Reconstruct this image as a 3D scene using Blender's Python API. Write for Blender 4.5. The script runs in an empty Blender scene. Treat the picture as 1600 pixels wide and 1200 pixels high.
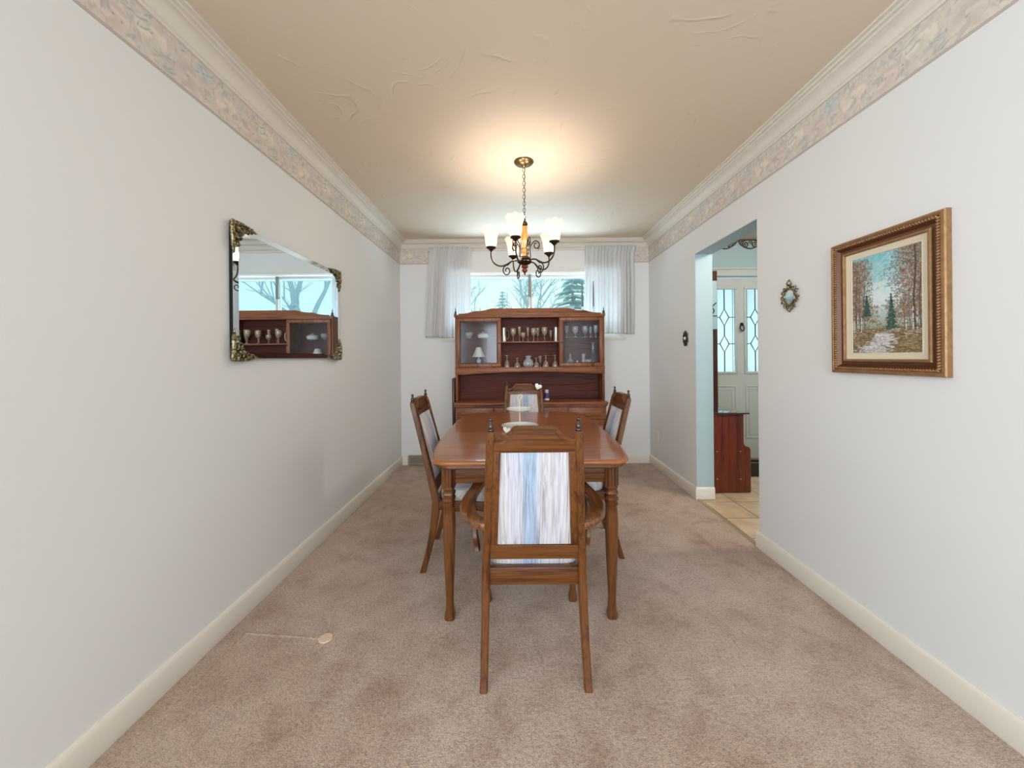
import bpy, bmesh, math, random
import numpy as np
from mathutils import Vector, Matrix, noise as mnoise
R = math.radians
PI = math.pi
SC = bpy.context.scene
COL = SC.collection

# ------------------------------------------------------------------ camera
cd = bpy.data.cameras.new('camera')
cam = bpy.data.objects.new('camera', cd); COL.objects.link(cam)
cd.sensor_width = 36.0; cd.lens = 570.0/1600.0*36.0
cd.shift_x = -0.0025; cd.shift_y = -0.02625
cd.clip_start = 0.05; cd.clip_end = 200
cam.location = (0, 0, 1.2); cam.rotation_euler = (R(90), R(0.5), 0)
SC.camera = cam

# ------------------------------------------------------------------ world, exposure
SC.view_settings.view_transform = 'Standard'
SC.view_settings.look = 'None'
SC.view_settings.exposure = 0.0
SC.view_settings.gamma = 1.0
SC.view_settings.use_curve_mapping = False
w = bpy.data.worlds.new('overcast_sky'); SC.world = w; w.use_nodes = True
nt = w.node_tree; nt.nodes.clear()
o_ = nt.nodes.new('ShaderNodeOutputWorld'); b_ = nt.nodes.new('ShaderNodeBackground')
tc_ = nt.nodes.new('ShaderNodeTexCoord'); sx_ = nt.nodes.new('ShaderNodeSeparateXYZ'); cr_ = nt.nodes.new('ShaderNodeValToRGB')
cr_.color_ramp.elements[0].position = 0.0; cr_.color_ramp.elements[0].color = (0.95, 1.0, 1.0, 1)
cr_.color_ramp.elements[1].position = 0.7; cr_.color_ramp.elements[1].color = (0.72, 0.86, 0.95, 1)
nt.links.new(tc_.outputs['Generated'], sx_.inputs[0]); nt.links.new(sx_.outputs['Z'], cr_.inputs[0])
nt.links.new(cr_.outputs[0], b_.inputs[0]); b_.inputs[1].default_value = 1.35
nt.links.new(b_.outputs[0], o_.inputs[0])

# ------------------------------------------------------------------ daylight through the windows, room lamps
def area(name, loc, rot, sx, sy, power, color):
    l = bpy.data.lights.new(name, 'AREA'); l.shape = 'RECTANGLE'; l.size = sx; l.size_y = sy
    l.energy = power; l.color = color
    o = bpy.data.objects.new(name, l); COL.objects.link(o); o.location = loc; o.rotation_euler = rot
    return o
# side window and rear window of the room lie behind the camera
area('daylight_side_window', (-1.46, -1.35, 1.45), (0, R(-90), 0), 1.5, 2.3, 82, (0.67, 0.84, 1.0))
area('daylight_rear_window', (0.1, -3.58, 1.45), (R(90), 0, 0), 2.0, 1.5, 124, (0.74, 0.87, 1.0))
area('ceiling_fill_dining_window', (0.2, 4.75, 1.05), (R(-128), 0, 0), 2.0, 0.5, 84, (0.82, 0.83, 1.0))  # added lamp hidden below the sill, aimed up to brighten the ceiling
area('sky_fill_dining_window', (0.2, 5.5, 2.85), (R(-55), 0, 0), 2.4, 0.8, 165, (0.80, 0.88, 1.0))  # added lamp out of view above the window, extra sky light on the curtains
area('daylight_front_door', (2.55, 4.75, 2.55), (R(-50), 0, 0), 1.0, 0.5, 24, (0.75, 0.93, 1.0))

# room constants
XL, XR, YB, YF, ZC = -1.28, 1.515, 4.10, -3.40, 2.50
WT = 0.14                      # wall thickness at the opening
OY0, OY1, OZ = 2.27, 3.05, 2.05
HX = 3.35                      # far side wall of the hall

# ------------------------------------------------------------------ mesh helper
def rootloc(o):
    v = Vector((0, 0, 0))
    while o is not None:
        v += Vector(o.location); o = o.parent
    return v

def tag(o, label=None, cat=None, group=None, kind=None):
    if label: o['label'] = label
    if cat: o['category'] = cat
    if group: o['group'] = group
    if kind: o['kind'] = kind
    return o

def empty(name, loc, label=None, cat=None, group=None, rz=0):
    o = bpy.data.objects.new(name, None); COL.objects.link(o)
    o.location = loc; o.rotation_euler = (0, 0, rz); o.empty_display_size = 0.1
    return tag(o, label, cat, group)

class MB:
    def __init__(self): self.v = []; self.f = []; self.c = None
    def add(self, vs, fs):
        n = len(self.v); self.v += [tuple(p) for p in vs]; self.f += [tuple(i+n for i in f) for f in fs]; return self
    def bm(self, b):
        b.verts.index_update()
        self.add([v.co[:] for v in b.verts], [[v.index for v in f.verts] for f in b.faces]); b.free(); return self
    def box(self, x0, x1, y0, y1, z0, z1, bev=0.0, seg=2, m=None):
        b = bmesh.new()
        M = Matrix.Translation(((x0+x1)/2, (y0+y1)/2, (z0+z1)/2)) @ Matrix.Diagonal((abs(x1-x0), abs(y1-y0), abs(z1-z0), 1))
        if m is not None: M = m @ M
        bmesh.ops.create_cube(b, size=1, matrix=M)
        if bev > 0: bmesh.ops.bevel(b, geom=b.edges[:], offset=bev, segments=seg, affect='EDGES', profile=0.5)
        return self.bm(b)
    def prism(self, pts, axis, a0, a1, fn=None, bev=0.0):
        """extrude a 2D outline between a0 and a1 along axis 'x','y','z' (pts are the two other coords in order)"""
        b = bmesh.new(); n = len(pts)
        def P(p, a):
            if axis == 'x': q = (a, p[0], p[1])
            elif axis == 'y': q = (p[0], a, p[1])
            else: q = (p[0], p[1], a)
            return fn(q) if fn else q
        A = [b.verts.new(P(p, a0)) for p in pts]; B = [b.verts.new(P(p, a1)) for p in pts]
        b.faces.new(A); b.faces.new(B[::-1])
        for i in range(n): b.faces.new((A[i], B[i], B[(i+1) % n], A[(i+1) % n]))
        bmesh.ops.recalc_face_normals(b, faces=b.faces[:])
        if bev > 0:
            ed = [e for e in b.edges if len(e.link_faces) == 2 and e.calc_face_angle(0) > 0.6]
            bmesh.ops.bevel(b, geom=ed, offset=bev, segments=2, affect='EDGES', profile=0.5)
        return self.bm(b)
    def lathe(self, prof, c=(0, 0, 0), seg=24, ax='z', close=True, squash=1.0):
        """prof = [(r, h)...]; revolved about the axis through c"""
        vs, fs = [], []; n = len(prof)
        for (r, h) in prof:
            for k in range(seg):
                a = 2*PI*k/seg; x, y = r*math.cos(a), r*math.sin(a)*squash
                if ax == 'z': p = (c[0]+x, c[1]+y, c[2]+h)
                elif ax == 'y': p = (c[0]+x, c[1]+h, c[2]+y)
                else: p = (c[0]+h, c[1]+x, c[2]+y)
                vs.append(p)
        for i in range(n-1):
            for k in range(seg):
                k2 = (k+1) % seg
                fs.append((i*seg+k, i*seg+k2, (i+1)*seg+k2, (i+1)*seg+k))
        if close:
            fs.append(tuple(range(seg))[::-1]); fs.append(tuple((n-1)*seg+k for k in range(seg)))
        b = bmesh.new(); V = [b.verts.new(p) for p in vs]
        for f in fs:
            try: b.faces.new([V[i] for i in f])
            except ValueError: pass
        bmesh.ops.remove_doubles(b, verts=b.verts[:], dist=1e-6)
        bmesh.ops.recalc_face_normals(b, faces=b.faces[:])
        return self.bm(b)
    def tube(self, pts, rad, seg=8, closed=False, flat=1.0):
        pts = [Vector(p) for p in pts]; n = len(pts)
        if not hasattr(rad, '__len__'): rad = [rad]*n
        up = Vector((0, 0, 1)); vs, fs = [], []; prevN = None
        for i, p in enumerate(pts):
            t = (pts[(i+1) % n] - pts[i-1]) if (closed or 0 < i < n-1) else (pts[1]-pts[0] if i == 0 else pts[-1]-pts[-2])
            t = t.normalized() if t.length > 1e-9 else Vector((0, 0, 1))
            if prevN is None:
                N = t.cross(up)
                if N.length < 1e-3: N = t.cross(Vector((1, 0, 0)))
            else: N = prevN - t*prevN.dot(t)
            N.normalize(); prevN = N; B = t.cross(N)
            for k in range(seg):
                a = 2*PI*k/seg
                vs.append(p + N*math.cos(a)*rad[i] + B*math.sin(a)*rad[i]*flat)
        m = n if closed else n-1
        for i in range(m):
            for k in range(seg):
                k2 = (k+1) % seg; j = (i+1) % n
                fs.append((i*seg+k, i*seg+k2, j*seg+k2, j*seg+k))
        if not closed:
            fs.append(tuple(range(seg))[::-1]); fs.append(tuple((n-1)*seg+k for k in range(seg)))
        return self.add(vs, fs)
    def loft(self, secs):
        """secs = [(cx, cy, cz, w, d)] rectangles in XY with chamfered corners, joined upward"""
        vs, fs = [], []
        for (cx, cy, cz, w_, d_) in secs:
            c = min(w_, d_)*0.16; X, Y = w_/2, d_/2
            for (x, y) in ((-X+c, -Y), (X-c, -Y), (X, -Y+c), (X, Y-c), (X-c, Y), (-X+c, Y), (-X, Y-c), (-X, -Y+c)):
                vs.append((cx+x, cy+y, cz))
        for i in range(len(secs)-1):
            for k in range(8):
                k2 = (k+1) % 8; fs.append((i*8+k, i*8+k2, (i+1)*8+k2, (i+1)*8+k))
        fs.append(tuple(range(8))[::-1]); fs.append(tuple((len(secs)-1)*8+k for k in range(8)))
        return self.add(vs, fs)
    def ribbon(self, path, prof, closed=False):
        """path: list of frames (origin, U, V); prof: 2D points; swept closed profile"""
        vs, fs = [], []; m = len(prof)
        for (o, U, V) in path:
            o, U, V = Vector(o), Vector(U), Vector(V)
            for (a, b) in prof: vs.append(o+U*a+V*b)
        n = len(path); L = n if closed else n-1
        for i in range(L):
            j = (i+1) % n
            for k in range(m):
                k2 = (k+1) % m; fs.append((i*m+k, i*m+k2, j*m+k2, j*m+k))
        if not closed:
            fs.append(tuple(range(m))[::-1]); fs.append(tuple((n-1)*m+k for k in range(m)))
        return self.add(vs, fs)
    def build(self, name, mat, parent=None, org=(0, 0, 0), label=None, cat=None, group=None, kind=None, smooth=35):
        me = bpy.data.meshes.new(name)
        base = rootloc(parent) if parent is not None else Vector(org)
        me.from_pydata([(x-base.x, y-base.y, z-base.z) for (x, y, z) in self.v], [], self.f)
        me.update()
        b = bmesh.new(); b.from_mesh(me); bmesh.ops.recalc_face_normals(b, faces=b.faces[:]); b.to_mesh(me); b.free()
        if smooth:
            me.shade_smooth(); me.set_sharp_from_angle(angle=R(smooth))
        for m in (mat if isinstance(mat, (list, tuple)) else [mat]): me.materials.append(m)
        o = bpy.data.objects.new(name, me); COL.objects.link(o)
        if parent is not None: o.parent = parent
        else: o.location = org
        return tag(o, label, cat, group, kind)

def color_grid(name, P, Cc, mat, parent=None, org=(0, 0, 0), **k):
    """P (h,w,3) positions, Cc (h,w,3) linear colours"""
    h, w_, _ = P.shape
    idx = np.arange(h*w_).reshape(h, w_)
    q = np.stack([idx[:-1, :-1], idx[:-1, 1:], idx[1:, 1:], idx[1:, :-1]], -1).reshape(-1, 4)
    base = rootloc(parent) if parent is not None else Vector(org)
    V = P.reshape(-1, 3) - np.array(base[:])
    me = bpy.data.meshes.new(name)
    me.vertices.add(len(V)); me.vertices.foreach_set('co', V.astype('f').ravel())
    me.loops.add(q.size); me.loops.foreach_set('vertex_index', q.astype('i').ravel())
    me.polygons.add(len(q)); me.polygons.foreach_set('loop_start', np.arange(0, q.size, 4, dtype='i'))
    me.polygons.foreach_set('loop_total', np.full(len(q), 4, dtype='i'))
    me.update(calc_edges=True); me.validate()
    at = me.color_attributes.new('paint', 'FLOAT_COLOR', 'POINT')
    c4 = np.concatenate([Cc.reshape(-1, 3), np.ones((len(V), 1))], 1)
    at.data.foreach_set('color', c4.astype('f').ravel())
    me.materials.append(mat)
    o = bpy.data.objects.new(name, me); COL.objects.link(o)
    if parent is not None: o.parent = parent
    else: o.location = org
    return tag(o, **k)

def copy_tree(o, parent=None):
    c = o.copy(); COL.objects.link(c); c.parent = parent
    for ch in list(o.children): copy_tree(ch, c)
    return c

def catmull(pts, n=8, closed=False):
    P = [Vector(p) for p in pts]; out = []; L = len(P)
    rng = range(L) if closed else range(L-1)
    for i in rng:
        p1, p2 = P[i], P[(i+1) % L]
        p0 = P[i-1] if (closed or i > 0) else p1*2-p2
        p3 = P[(i+2) % L] if (closed or i < L-2) else p2*2-p1
        for k in range(n):
            t = k/n
            out.append(0.5*((2*p1)+(-p0+p2)*t+(2*p0-5*p1+4*p2-p3)*t*t+(-p0+3*p1-3*p2+p3)*t**3))
    if not closed: out.append(P[-1])
    return out

# ------------------------------------------------------------------ materials
def s2l(c):
    return tuple(((x/255)/12.92 if x/255 <= 0.04045 else ((x/255+0.055)/1.055)**2.4) for x in c)
def mat(name, rgb, rough=0.5, metal=0.0, spec=0.5, coat=0.0):
    m = bpy.data.materials.new(name); m.use_nodes = True
    b = m.node_tree.nodes['Principled BSDF']
    b.inputs['Base Color'].default_value = (*s2l(rgb), 1); b.inputs['Roughness'].default_value = rough
    b.inputs['Metallic'].default_value = metal; b.inputs['Specular IOR Level'].default_value = spec
    b.inputs['Coat Weight'].default_value = coat
    return m
class N:
    def __init__(self, m): self.m = m; self.t = m.node_tree; self.b = self.t.nodes['Principled BSDF']
    def n(self, typ, **kw):
        x = self.t.nodes.new(typ)
        for k, v in kw.items():
            if k.startswith('_'): setattr(x, k[1:], v)
            else:
                key = int(k[1:]) if (k[0] == 'i' and k[1:].isdigit()) else k.replace('_', ' ')
                x.inputs[key].default_value = v
        return x
    def l(self, a, b): self.t.links.new(a, b)
    def obj(self, scale=(1, 1, 1), loc=(0, 0, 0), rot=(0, 0, 0)):
        tc = self.n('ShaderNodeTexCoord'); mp = self.n('ShaderNodeMapping', Scale=scale, Location=loc, Rotation=rot)
        self.l(tc.outputs['Object'], mp.inputs[0]); return mp.outputs[0]
    def noise(self, vec, scale, detail=3, rough=0.5, dist=0.0):
        x = self.n('ShaderNodeTexNoise', Scale=scale, Detail=detail, Roughness=rough, Distortion=dist); self.l(vec, x.inputs['Vector']); return x.outputs['Fac']
    def ramp(self, fac, stops, interp='LINEAR'):
        r = self.n('ShaderNodeValToRGB'); r.color_ramp.interpolation = interp
        e = r.color_ramp.elements
        while len(e) < len(stops): e.new(0.5)
        for i, (p, c) in enumerate(stops): e[i].position = p; e[i].color = (*s2l(c), 1) if len(c) == 3 else c
        self.l(fac, r.inputs[0]); return r.outputs[0]
    def mix(self, fac, a, b, mode='MIX'):
        x = self.t.nodes.new('ShaderNodeMix'); x.data_type = 'RGBA'; x.blend_type = mode
        for s, v in ((x.inputs[0], fac), (x.inputs[6], a), (x.inputs[7], b)):
            if hasattr(v, 'is_linked'): self.l(v, s)
            elif isinstance(v, tuple): s.default_value = (*s2l(v), 1)
            else: s.default_value = v
        return x.outputs[2]
    def math(self, op, a, b=0.0, c=0.0):
        x = self.t.nodes.new('ShaderNodeMath'); x.operation = op
        for s, v in zip(x.inputs, (a, b, c)):
            if hasattr(v, 'is_linked'): self.l(v, s)
            else: s.default_value = v
        return x.outputs[0]
    def color(self, c): self.l(c, self.b.inputs['Base Color'])
    def bump(self, h, strength=0.3, dist=0.01):
        x = self.n('ShaderNodeBump', Strength=strength, Distance=dist); self.l(h, x.inputs['Height']); self.l(x.outputs[0], self.b.inputs['Normal'])

def wood(name, light, dark, axis='z', rough=0.36, coat=0.12, grain=1.0, dens=1.0):
    m = mat(name, light, rough, coat=coat, spec=0.38); n = N(m); n.b.inputs['Coat Roughness'].default_value = 0.15
    s = {'x': (0.9, 26, 26), 'y': (26, 0.9, 26), 'z': (26, 26, 0.9)}[axis]
    s = tuple(k*dens for k in s)
    v = n.obj(scale=s)
    a = n.noise(v, 1.3, 4, 0.6, 1.2)
    fs = tuple(k*7 for k in s)
    v2 = n.obj(scale=fs); b = n.noise(v2, 1.0, 2, 0.5)
    c1 = n.ramp(a, [(0.34, dark), (0.47, light), (0.62, tuple(min(255, k*1.08) for k in light)), (0.74, tuple((x+y)/2 for x, y in zip(light, dark)))])
    c2 = n.ramp(b, [(0.36, (178, 160, 144)), (0.52, (255, 255, 255))])
    n.color(n.mix(0.6*grain, c1, c2, 'MULTIPLY'))
    n.bump(b, 0.06, 0.002)
    return m
WOODC = (108, 63, 25); WOODD = (74, 38, 14)
M = {}
M['wood_z'] = wood('oak_upright', WOODC, WOODD, 'z')
M['wood_x'] = wood('oak_crosswise', WOODC, WOODD, 'x')
M['wood_y'] = wood('oak_lengthwise', (124, 74, 34), WOODD, 'y', rough=0.3, coat=0.55)
M['wood_top'] = wood('polished_table_oak', (164, 98, 50), (146, 82, 40), 'x', rough=0.3, coat=0.5, grain=0.7)
M['wood_top'].node_tree.nodes['Principled BSDF'].inputs['Coat Roughness'].default_value = 0.06
M['hutch_x'] = wood('hutch_oak_crosswise', (144, 88, 54), (92, 50, 32), 'x', rough=0.4, coat=0.1)
M['hutch_z'] = wood('hutch_oak_upright', (144, 88, 54), (92, 50, 32), 'z', rough=0.4, coat=0.1)
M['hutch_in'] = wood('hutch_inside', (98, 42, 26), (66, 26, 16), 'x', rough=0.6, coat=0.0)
M['dark_wood'] = wood('dark_walnut', (74, 38, 26), (44, 20, 14), 'z', rough=0.35)
M['red_wood'] = wood('red_mahogany', (118, 46, 30), (78, 26, 20), 'z', rough=0.3, coat=0.4)
M['finial'] = mat('dark_turned_finial', (62, 44, 34), 0.22, 0.35, coat=0.6)
M['wall'] = mat('wall_paint', (233, 231, 228), 0.6)
n = N(M['wall']); v = n.obj(); n.bump(n.noise(v, 160, 3), 0.04, 0.002)
M['aqua'] = mat('pale_aqua_hall_paint', (174, 196, 200), 0.55)
M['trim'] = mat('cream_trim_gloss', (236, 228, 214), 0.3, coat=0.2)
M['crown'] = mat('crown_plaster', (228, 218, 204), 0.45)
M['ceiling'] = mat('ceiling_paint', (222, 205, 182), 0.62)
n = N(M['ceiling']); v = n.obj()
wv = n.n('ShaderNodeTexVoronoi', Scale=2.3); wv.feature = 'SMOOTH_F1'; n.l(v, wv.inputs['Vector'])
dv = n.noise(v, 3.0, 2, 0.5, 0.5)
ph = n.math('ADD', n.math('MULTIPLY', wv.outputs['Distance'], 60.0), n.math('MULTIPLY', dv, 25.0))
sw = n.math('SINE', ph); mk = n.noise(v, 2.2, 4, 0.7)
mk = n.n('ShaderNodeMapRange', **{'i1': 0.52, 'i2': 0.68}); n.l(n.noise(v, 3.1, 4, 0.75), mk.inputs[0])
sp = n.math('POWER', n.math('MAXIMUM', sw, 0.0), 8.0)
n.bump(n.math('MULTIPLY', sp, mk.outputs[0]), 0.55, 0.006)

# carpet
M['carpet'] = mat('carpet_pile', (176, 143, 122), 0.95, spec=0.1); n = N(M['carpet']); v = n.obj()
n.b.inputs['Sheen Weight'].default_value = 0.25
big = n.noise(v, 1.6, 4, 0.6, 0.6); mid = n.noise(v, 7.0, 4, 0.65, 0.4); fine = n.noise(v, 260, 2, 0.6); f2 = n.noise(v, 75, 3, 0.7)
c = n.ramp(big, [(0.3, (200, 170, 150)), (0.5, (220, 194, 176)), (0.7, (230, 206, 190))])
c = n.mix(0.6, c, n.ramp(mid, [(0.34, (205, 190, 180)), (0.5, (240, 238, 236)), (0.66, (255, 255, 255))]), 'MULTIPLY')
c = n.mix(0.7, c, n.ramp(fine, [(0.3, (150, 140, 130)), (0.55, (255, 255, 255))]), 'MULTIPLY')
c = n.mix(0.5, c, n.ramp(f2, [(0.35, (185, 176, 168)), (0.55, (255, 255, 255))]), 'MULTIPLY')
n.color(c); n.bump(n.math('ADD', fine, n.math('MULTIPLY', f2, 1.6)), 0.55, 0.012)

# striped woven upholstery
M['fabric'] = mat('striped_upholstery', (214, 212, 216), 0.85, spec=0.15); n = N(M['fabric'])
v = n.obj(scale=(85, 3.4, 3.0)); a = n.noise(v, 1.0, 4, 0.6, 1.6)
v2 = n.obj(scale=(8, 0.3, 0.3), loc=(3.46, 0, 0)); b = n.noise(v2, 1.0, 2, 0.5)
v3 = n.obj(scale=(220, 8, 8)); f3 = n.noise(v3, 1.0, 2)
base = n.ramp(b, [(0.36, (210, 204, 198)), (0.46, (218, 214, 216)), (0.55, (214, 212, 222)), (0.585, (190, 205, 222)), (0.62, (208, 214, 224)), (0.70, (216, 212, 216))])
sxx = n.n('ShaderNodeSeparateXYZ'); n.l(n.obj(), sxx.inputs[0])
ab = n.math('ABSOLUTE', n.math('ADD', n.math('ADD', sxx.outputs['X'], 0.016), n.math('MULTIPLY', n.math('SUBTRACT', b, 0.5), 0.04)))
base = n.mix(n.ramp(ab, [(0.018, (255, 255, 255)), (0.034, (0, 0, 0))]), base, (178, 197, 220))
st = n.ramp(a, [(0.30, (160, 156, 152)), (0.38, (206, 202, 198)), (0.50, (246, 244, 244)), (0.62, (255, 255, 255)), (0.75, (226, 224, 226))])
c = n.mix(0.85, base, st, 'MULTIPLY')
c = n.mix(0.35, c, n.ramp(f3, [(0.4, (200, 198, 196)), (0.6, (255, 255, 255))]), 'MULTIPLY')
n.color(c); n.bump(f3, 0.2, 0.003)

M['curtain'] = mat('sheer_curtain', (246, 242, 238), 0.8, spec=0.1); n = N(M['curtain'])
t = n.n('ShaderNodeBsdfTranslucent', Color=(0.86, 0.88, 0.90, 1)); mx = n.n('ShaderNodeMixShader', Fac=0.4)
n.l(n.b.outputs[0], mx.inputs[1]); n.l(t.outputs[0], mx.inputs[2]); n.l(mx.outputs[0], n.t.nodes['Material Output'].inputs[0])

def glassmat(name, tint, rough=0.0, gloss=1.0):
    m = bpy.data.materials.new(name); m.use_nodes = True; t = m.node_tree; t.nodes.clear()
    o = t.nodes.new('ShaderNodeOutputMaterial'); tr = t.nodes.new('ShaderNodeBsdfTransparent'); g = t.nodes.new('ShaderNodeBsdfGlossy')
    fr = t.nodes.new('ShaderNodeFresnel'); fr.inputs[0].default_value = 1.45; mx = t.nodes.new('ShaderNodeMixShader')
    mu = t.nodes.new('ShaderNodeMath'); mu.operation = 'MULTIPLY'; mu.inputs[1].default_value = gloss
    tr.inputs[0].default_value = (*tint, 1); g.inputs['Roughness'].default_value = rough
    ge = t.nodes.new('ShaderNodeNewGeometry'); iv = t.nodes.new('ShaderNodeMath'); iv.operation = 'SUBTRACT'; iv.inputs[0].default_value = 1.0
    m2 = t.nodes.new('ShaderNodeMath'); m2.operation = 'MULTIPLY'; m2.use_clamp = True
    t.links.new(ge.outputs['Backfacing'], iv.inputs[1]); t.links.new(fr.outputs[0], mu.inputs[0]); t.links.new(mu.outputs[0], m2.inputs[0]); t.links.new(iv.outputs[0], m2.inputs[1]); t.links.new(m2.outputs[0], mx.inputs[0]); t.links.new(tr.outputs[0], mx.inputs[1]); t.links.new(g.outputs[0], mx.inputs[2]); t.links.new(mx.outputs[0], o.inputs[0])
    return m
M['pane'] = glassmat('window_pane', (0.82, 0.95, 0.96))
M['cabinet_pane'] = glassmat('cabinet_pane', (0.93, 0.95, 0.97), 0.09, 1.1)
def realglass(name, col, rough=0.02, tr=0.93):
    m = mat(name, (255, 255, 255), rough); b = m.node_tree.nodes['Principled BSDF']
    b.inputs['Base Color'].default_value = (*col, 1); b.inputs['Transmission Weight'].default_value = tr
    b.inputs['IOR'].default_value = 1.5; b.inputs['Specular IOR Level'].default_value = 0.9
    return m
M['crystal'] = realglass('clear_crystal', (0.93, 0.95, 0.98), tr=0.75)
M['amber_glass'] = realglass('warm_tinted_glass', (0.96, 0.86, 0.70), tr=0.82)
M['blue_glass'] = realglass('pale_blue_glass', (0.72, 0.85, 0.90))
M['pewter'] = mat('pewter', (200, 196, 186), 0.28, 0.85)
M['bronze'] = mat('aged_bronze', (66, 54, 44), 0.35, 0.8)
M['brass'] = mat('antique_brass', (120, 100, 70), 0.3, 0.85)
M['gilt'] = mat('antique_gilt', (150, 128, 78), 0.32, 0.75); n = N(M['gilt']); v = n.obj()
f = n.noise(v, 90, 3, 0.7); n.color(n.ramp(f, [(0.36, (30, 24, 18)), (0.5, (124, 108, 74)), (0.68, (226, 214, 176))])); n.bump(f, 0.6, 0.004)
M['amber_wood'] = wood('amber_turned_wood', (206, 150, 84), (150, 92, 44), 'z', rough=0.25, coat=0.6)
M['white'] = mat('white_glaze', (240, 238, 232), 0.18, coat=0.4)
M['cream'] = mat('cream_enamel', (238, 228, 196), 0.3)
M['plastic'] = mat('white_plastic', (236, 232, 224), 0.35)
M['dark'] = mat('black_metal', (26, 24, 24), 0.4, 0.4)
M['steel'] = mat('grey_painted_metal', (166, 154, 138), 0.45)
M['linen'] = mat('linen_liner', (222, 208, 182), 0.8)
M['frame_gold'] = mat('gilded_frame', (158, 112, 62), 0.42, 0.35); n = N(M['frame_gold']); v = n.obj()
f = n.noise(v, 40, 3, 0.6); n.color(n.ramp(f, [(0.3, (138, 100, 64)), (0.55, (156, 116, 76)), (0.7, (168, 128, 86))]))
M['frame_brown'] = mat('brown_frame_hollow', (96, 58, 34), 0.35, 0.35)
M['mirror'] = mat('silvered_mirror', (226, 238, 244), 0.01, 1.0)
M['tile'] = mat('hall_tile', (210, 190, 160), 0.35); n = N(M['tile']); v = n.obj(rot=(0, 0, R(0)))
bk = n.n('ShaderNodeTexBrick', Scale=1.0, Mortar_Size=0.006, Brick_Width=0.3, Row_Height=0.3); bk.offset = 0.0
bk.inputs['Color1'].default_value = (*s2l((226, 200, 168)), 1); bk.inputs['Color2'].default_value = (*s2l((216, 190, 158)), 1); bk.inputs['Mortar'].default_value = (*s2l((160, 134, 108)), 1)
n.l(v, bk.inputs['Vector']); n.color(n.mix(0.4, bk.outputs[0], n.ramp(n.noise(v, 9, 4), [(0.35, (190, 184, 170)), (0.6, (255, 255, 255))]), 'MULTIPLY'))
M['door'] = mat('grey_door_paint', (205, 205, 200), 0.45)
M['frost'] = bpy.data.materials.new('frosted_door_glass'); m = M['frost']; m.use_nodes = True
n = N(m); t = n.n('ShaderNodeBsdfTranslucent', Color=(0.86, 0.97, 0.97, 1)); tr = n.n('ShaderNodeBsdfTransparent', Color=(0.8, 0.95, 0.95, 1))
mx = n.n('ShaderNodeMixShader', Fac=0.55); mx2 = n.n('ShaderNodeMixShader', Fac=0.12)
n.b.inputs['Roughness'].default_value = 0.15; n.l(t.outputs[0], mx.inputs[1]); n.l(tr.outputs[0], mx.inputs[2]); n.l(mx.outputs[0], mx2.inputs[1]); n.l(n.b.outputs[0], mx2.inputs[2]); n.l(mx2.outputs[0], n.t.nodes['Material Output'].inputs[0])
M['lead'] = mat('lead_came', (70, 80, 84), 0.5, 0.2)
M['shade'] = bpy.data.materials.new('lit_frosted_shade'); m = M['shade']; m.use_nodes = True
n = N(m); n.b.inputs['Base Color'].default_value = (0.9, 0.85, 0.75, 1); n.b.inputs['Roughness'].default_value = 0.5
n.b.inputs['Emission Color'].default_value = (1.0, 0.84, 0.60, 1); n.b.inputs['Emission Strength'].default_value = 0.55
t = n.n('ShaderNodeBsdfTranslucent', Color=(0.95, 0.88, 0.76, 1)); mx = n.n('ShaderNodeMixShader', Fac=0.4)
n.l(n.b.outputs[0], mx.inputs[1]); n.l(t.outputs[0], mx.inputs[2]); n.l(mx.outputs[0], n.t.nodes['Material Output'].inputs[0])
mx.inputs[0].default_value = 0.82; t.inputs['Color'].default_value = (1.0, 0.97, 0.92, 1)
n.b.inputs['Emission Strength'].default_value = 0.5
t.inputs['Color'].default_value = (1, 1, 1, 1); mx.inputs[0].default_value = 0.0
tp = n.n('ShaderNodeBsdfTransparent', Color=(1.0, 0.97, 0.92, 1)); mx3 = n.n('ShaderNodeMixShader', Fac=0.58)
n.l(mx.outputs[0], mx3.inputs[1]); n.l(tp.outputs[0], mx3.inputs[2]); n.l(mx3.outputs[0], n.t.nodes['Material Output'].inputs[0])
n.b.inputs['Emission Strength'].default_value = 1.5; n.b.inputs['Base Color'].default_value = (0.05, 0.045, 0.038, 1)
M['paint'] = mat('painted_surface', (255, 255, 255), 0.55); n = N(M['paint']); a = n.n('ShaderNodeAttribute'); a.attribute_name = 'paint'; n.color(a.outputs['Color'])
M['paper'] = mat('wallpaper_border', (255, 255, 255), 0.7); n = N(M['paper']); a = n.n('ShaderNodeAttribute'); a.attribute_name = 'paint'; n.color(a.outputs['Color'])
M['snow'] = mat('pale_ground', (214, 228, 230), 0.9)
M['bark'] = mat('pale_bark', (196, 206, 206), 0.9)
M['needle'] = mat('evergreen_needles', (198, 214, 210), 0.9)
M['soffit'] = mat('painted_soffit', (130, 156, 160), 0.7)
M['mat_'] = mat('dark_door_mat', (52, 42, 34), 0.95)
M['purple'] = mat('deep_purple_label', (66, 48, 118), 0.4)
M['jutebase'] = mat('pale_backing_spot', (226, 200, 172), 0.9)
# ================================================================== ROOM SHELL
def struct(mb, name, m, smooth=35): return mb.build(name, m, kind='structure', smooth=smooth)
WO = 0.15
# carpeted floor of the dining room, tiled hall beyond the opening
b = MB().box(XL-WO, XR+0.015, YF-WO, YB+WO, -0.12, 0.0); struct(b, 'floor', M['carpet'])
b = MB().box(XR+0.0155, HX+WO, 0.4, YB+WO, -0.12, -0.006); struct(b, 'floor_hall', M['tile'])
b = MB().box(XL-WO, HX+WO, YF-WO, YB+WO, ZC, ZC+0.12); struct(b, 'ceiling', M['ceiling'])
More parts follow.
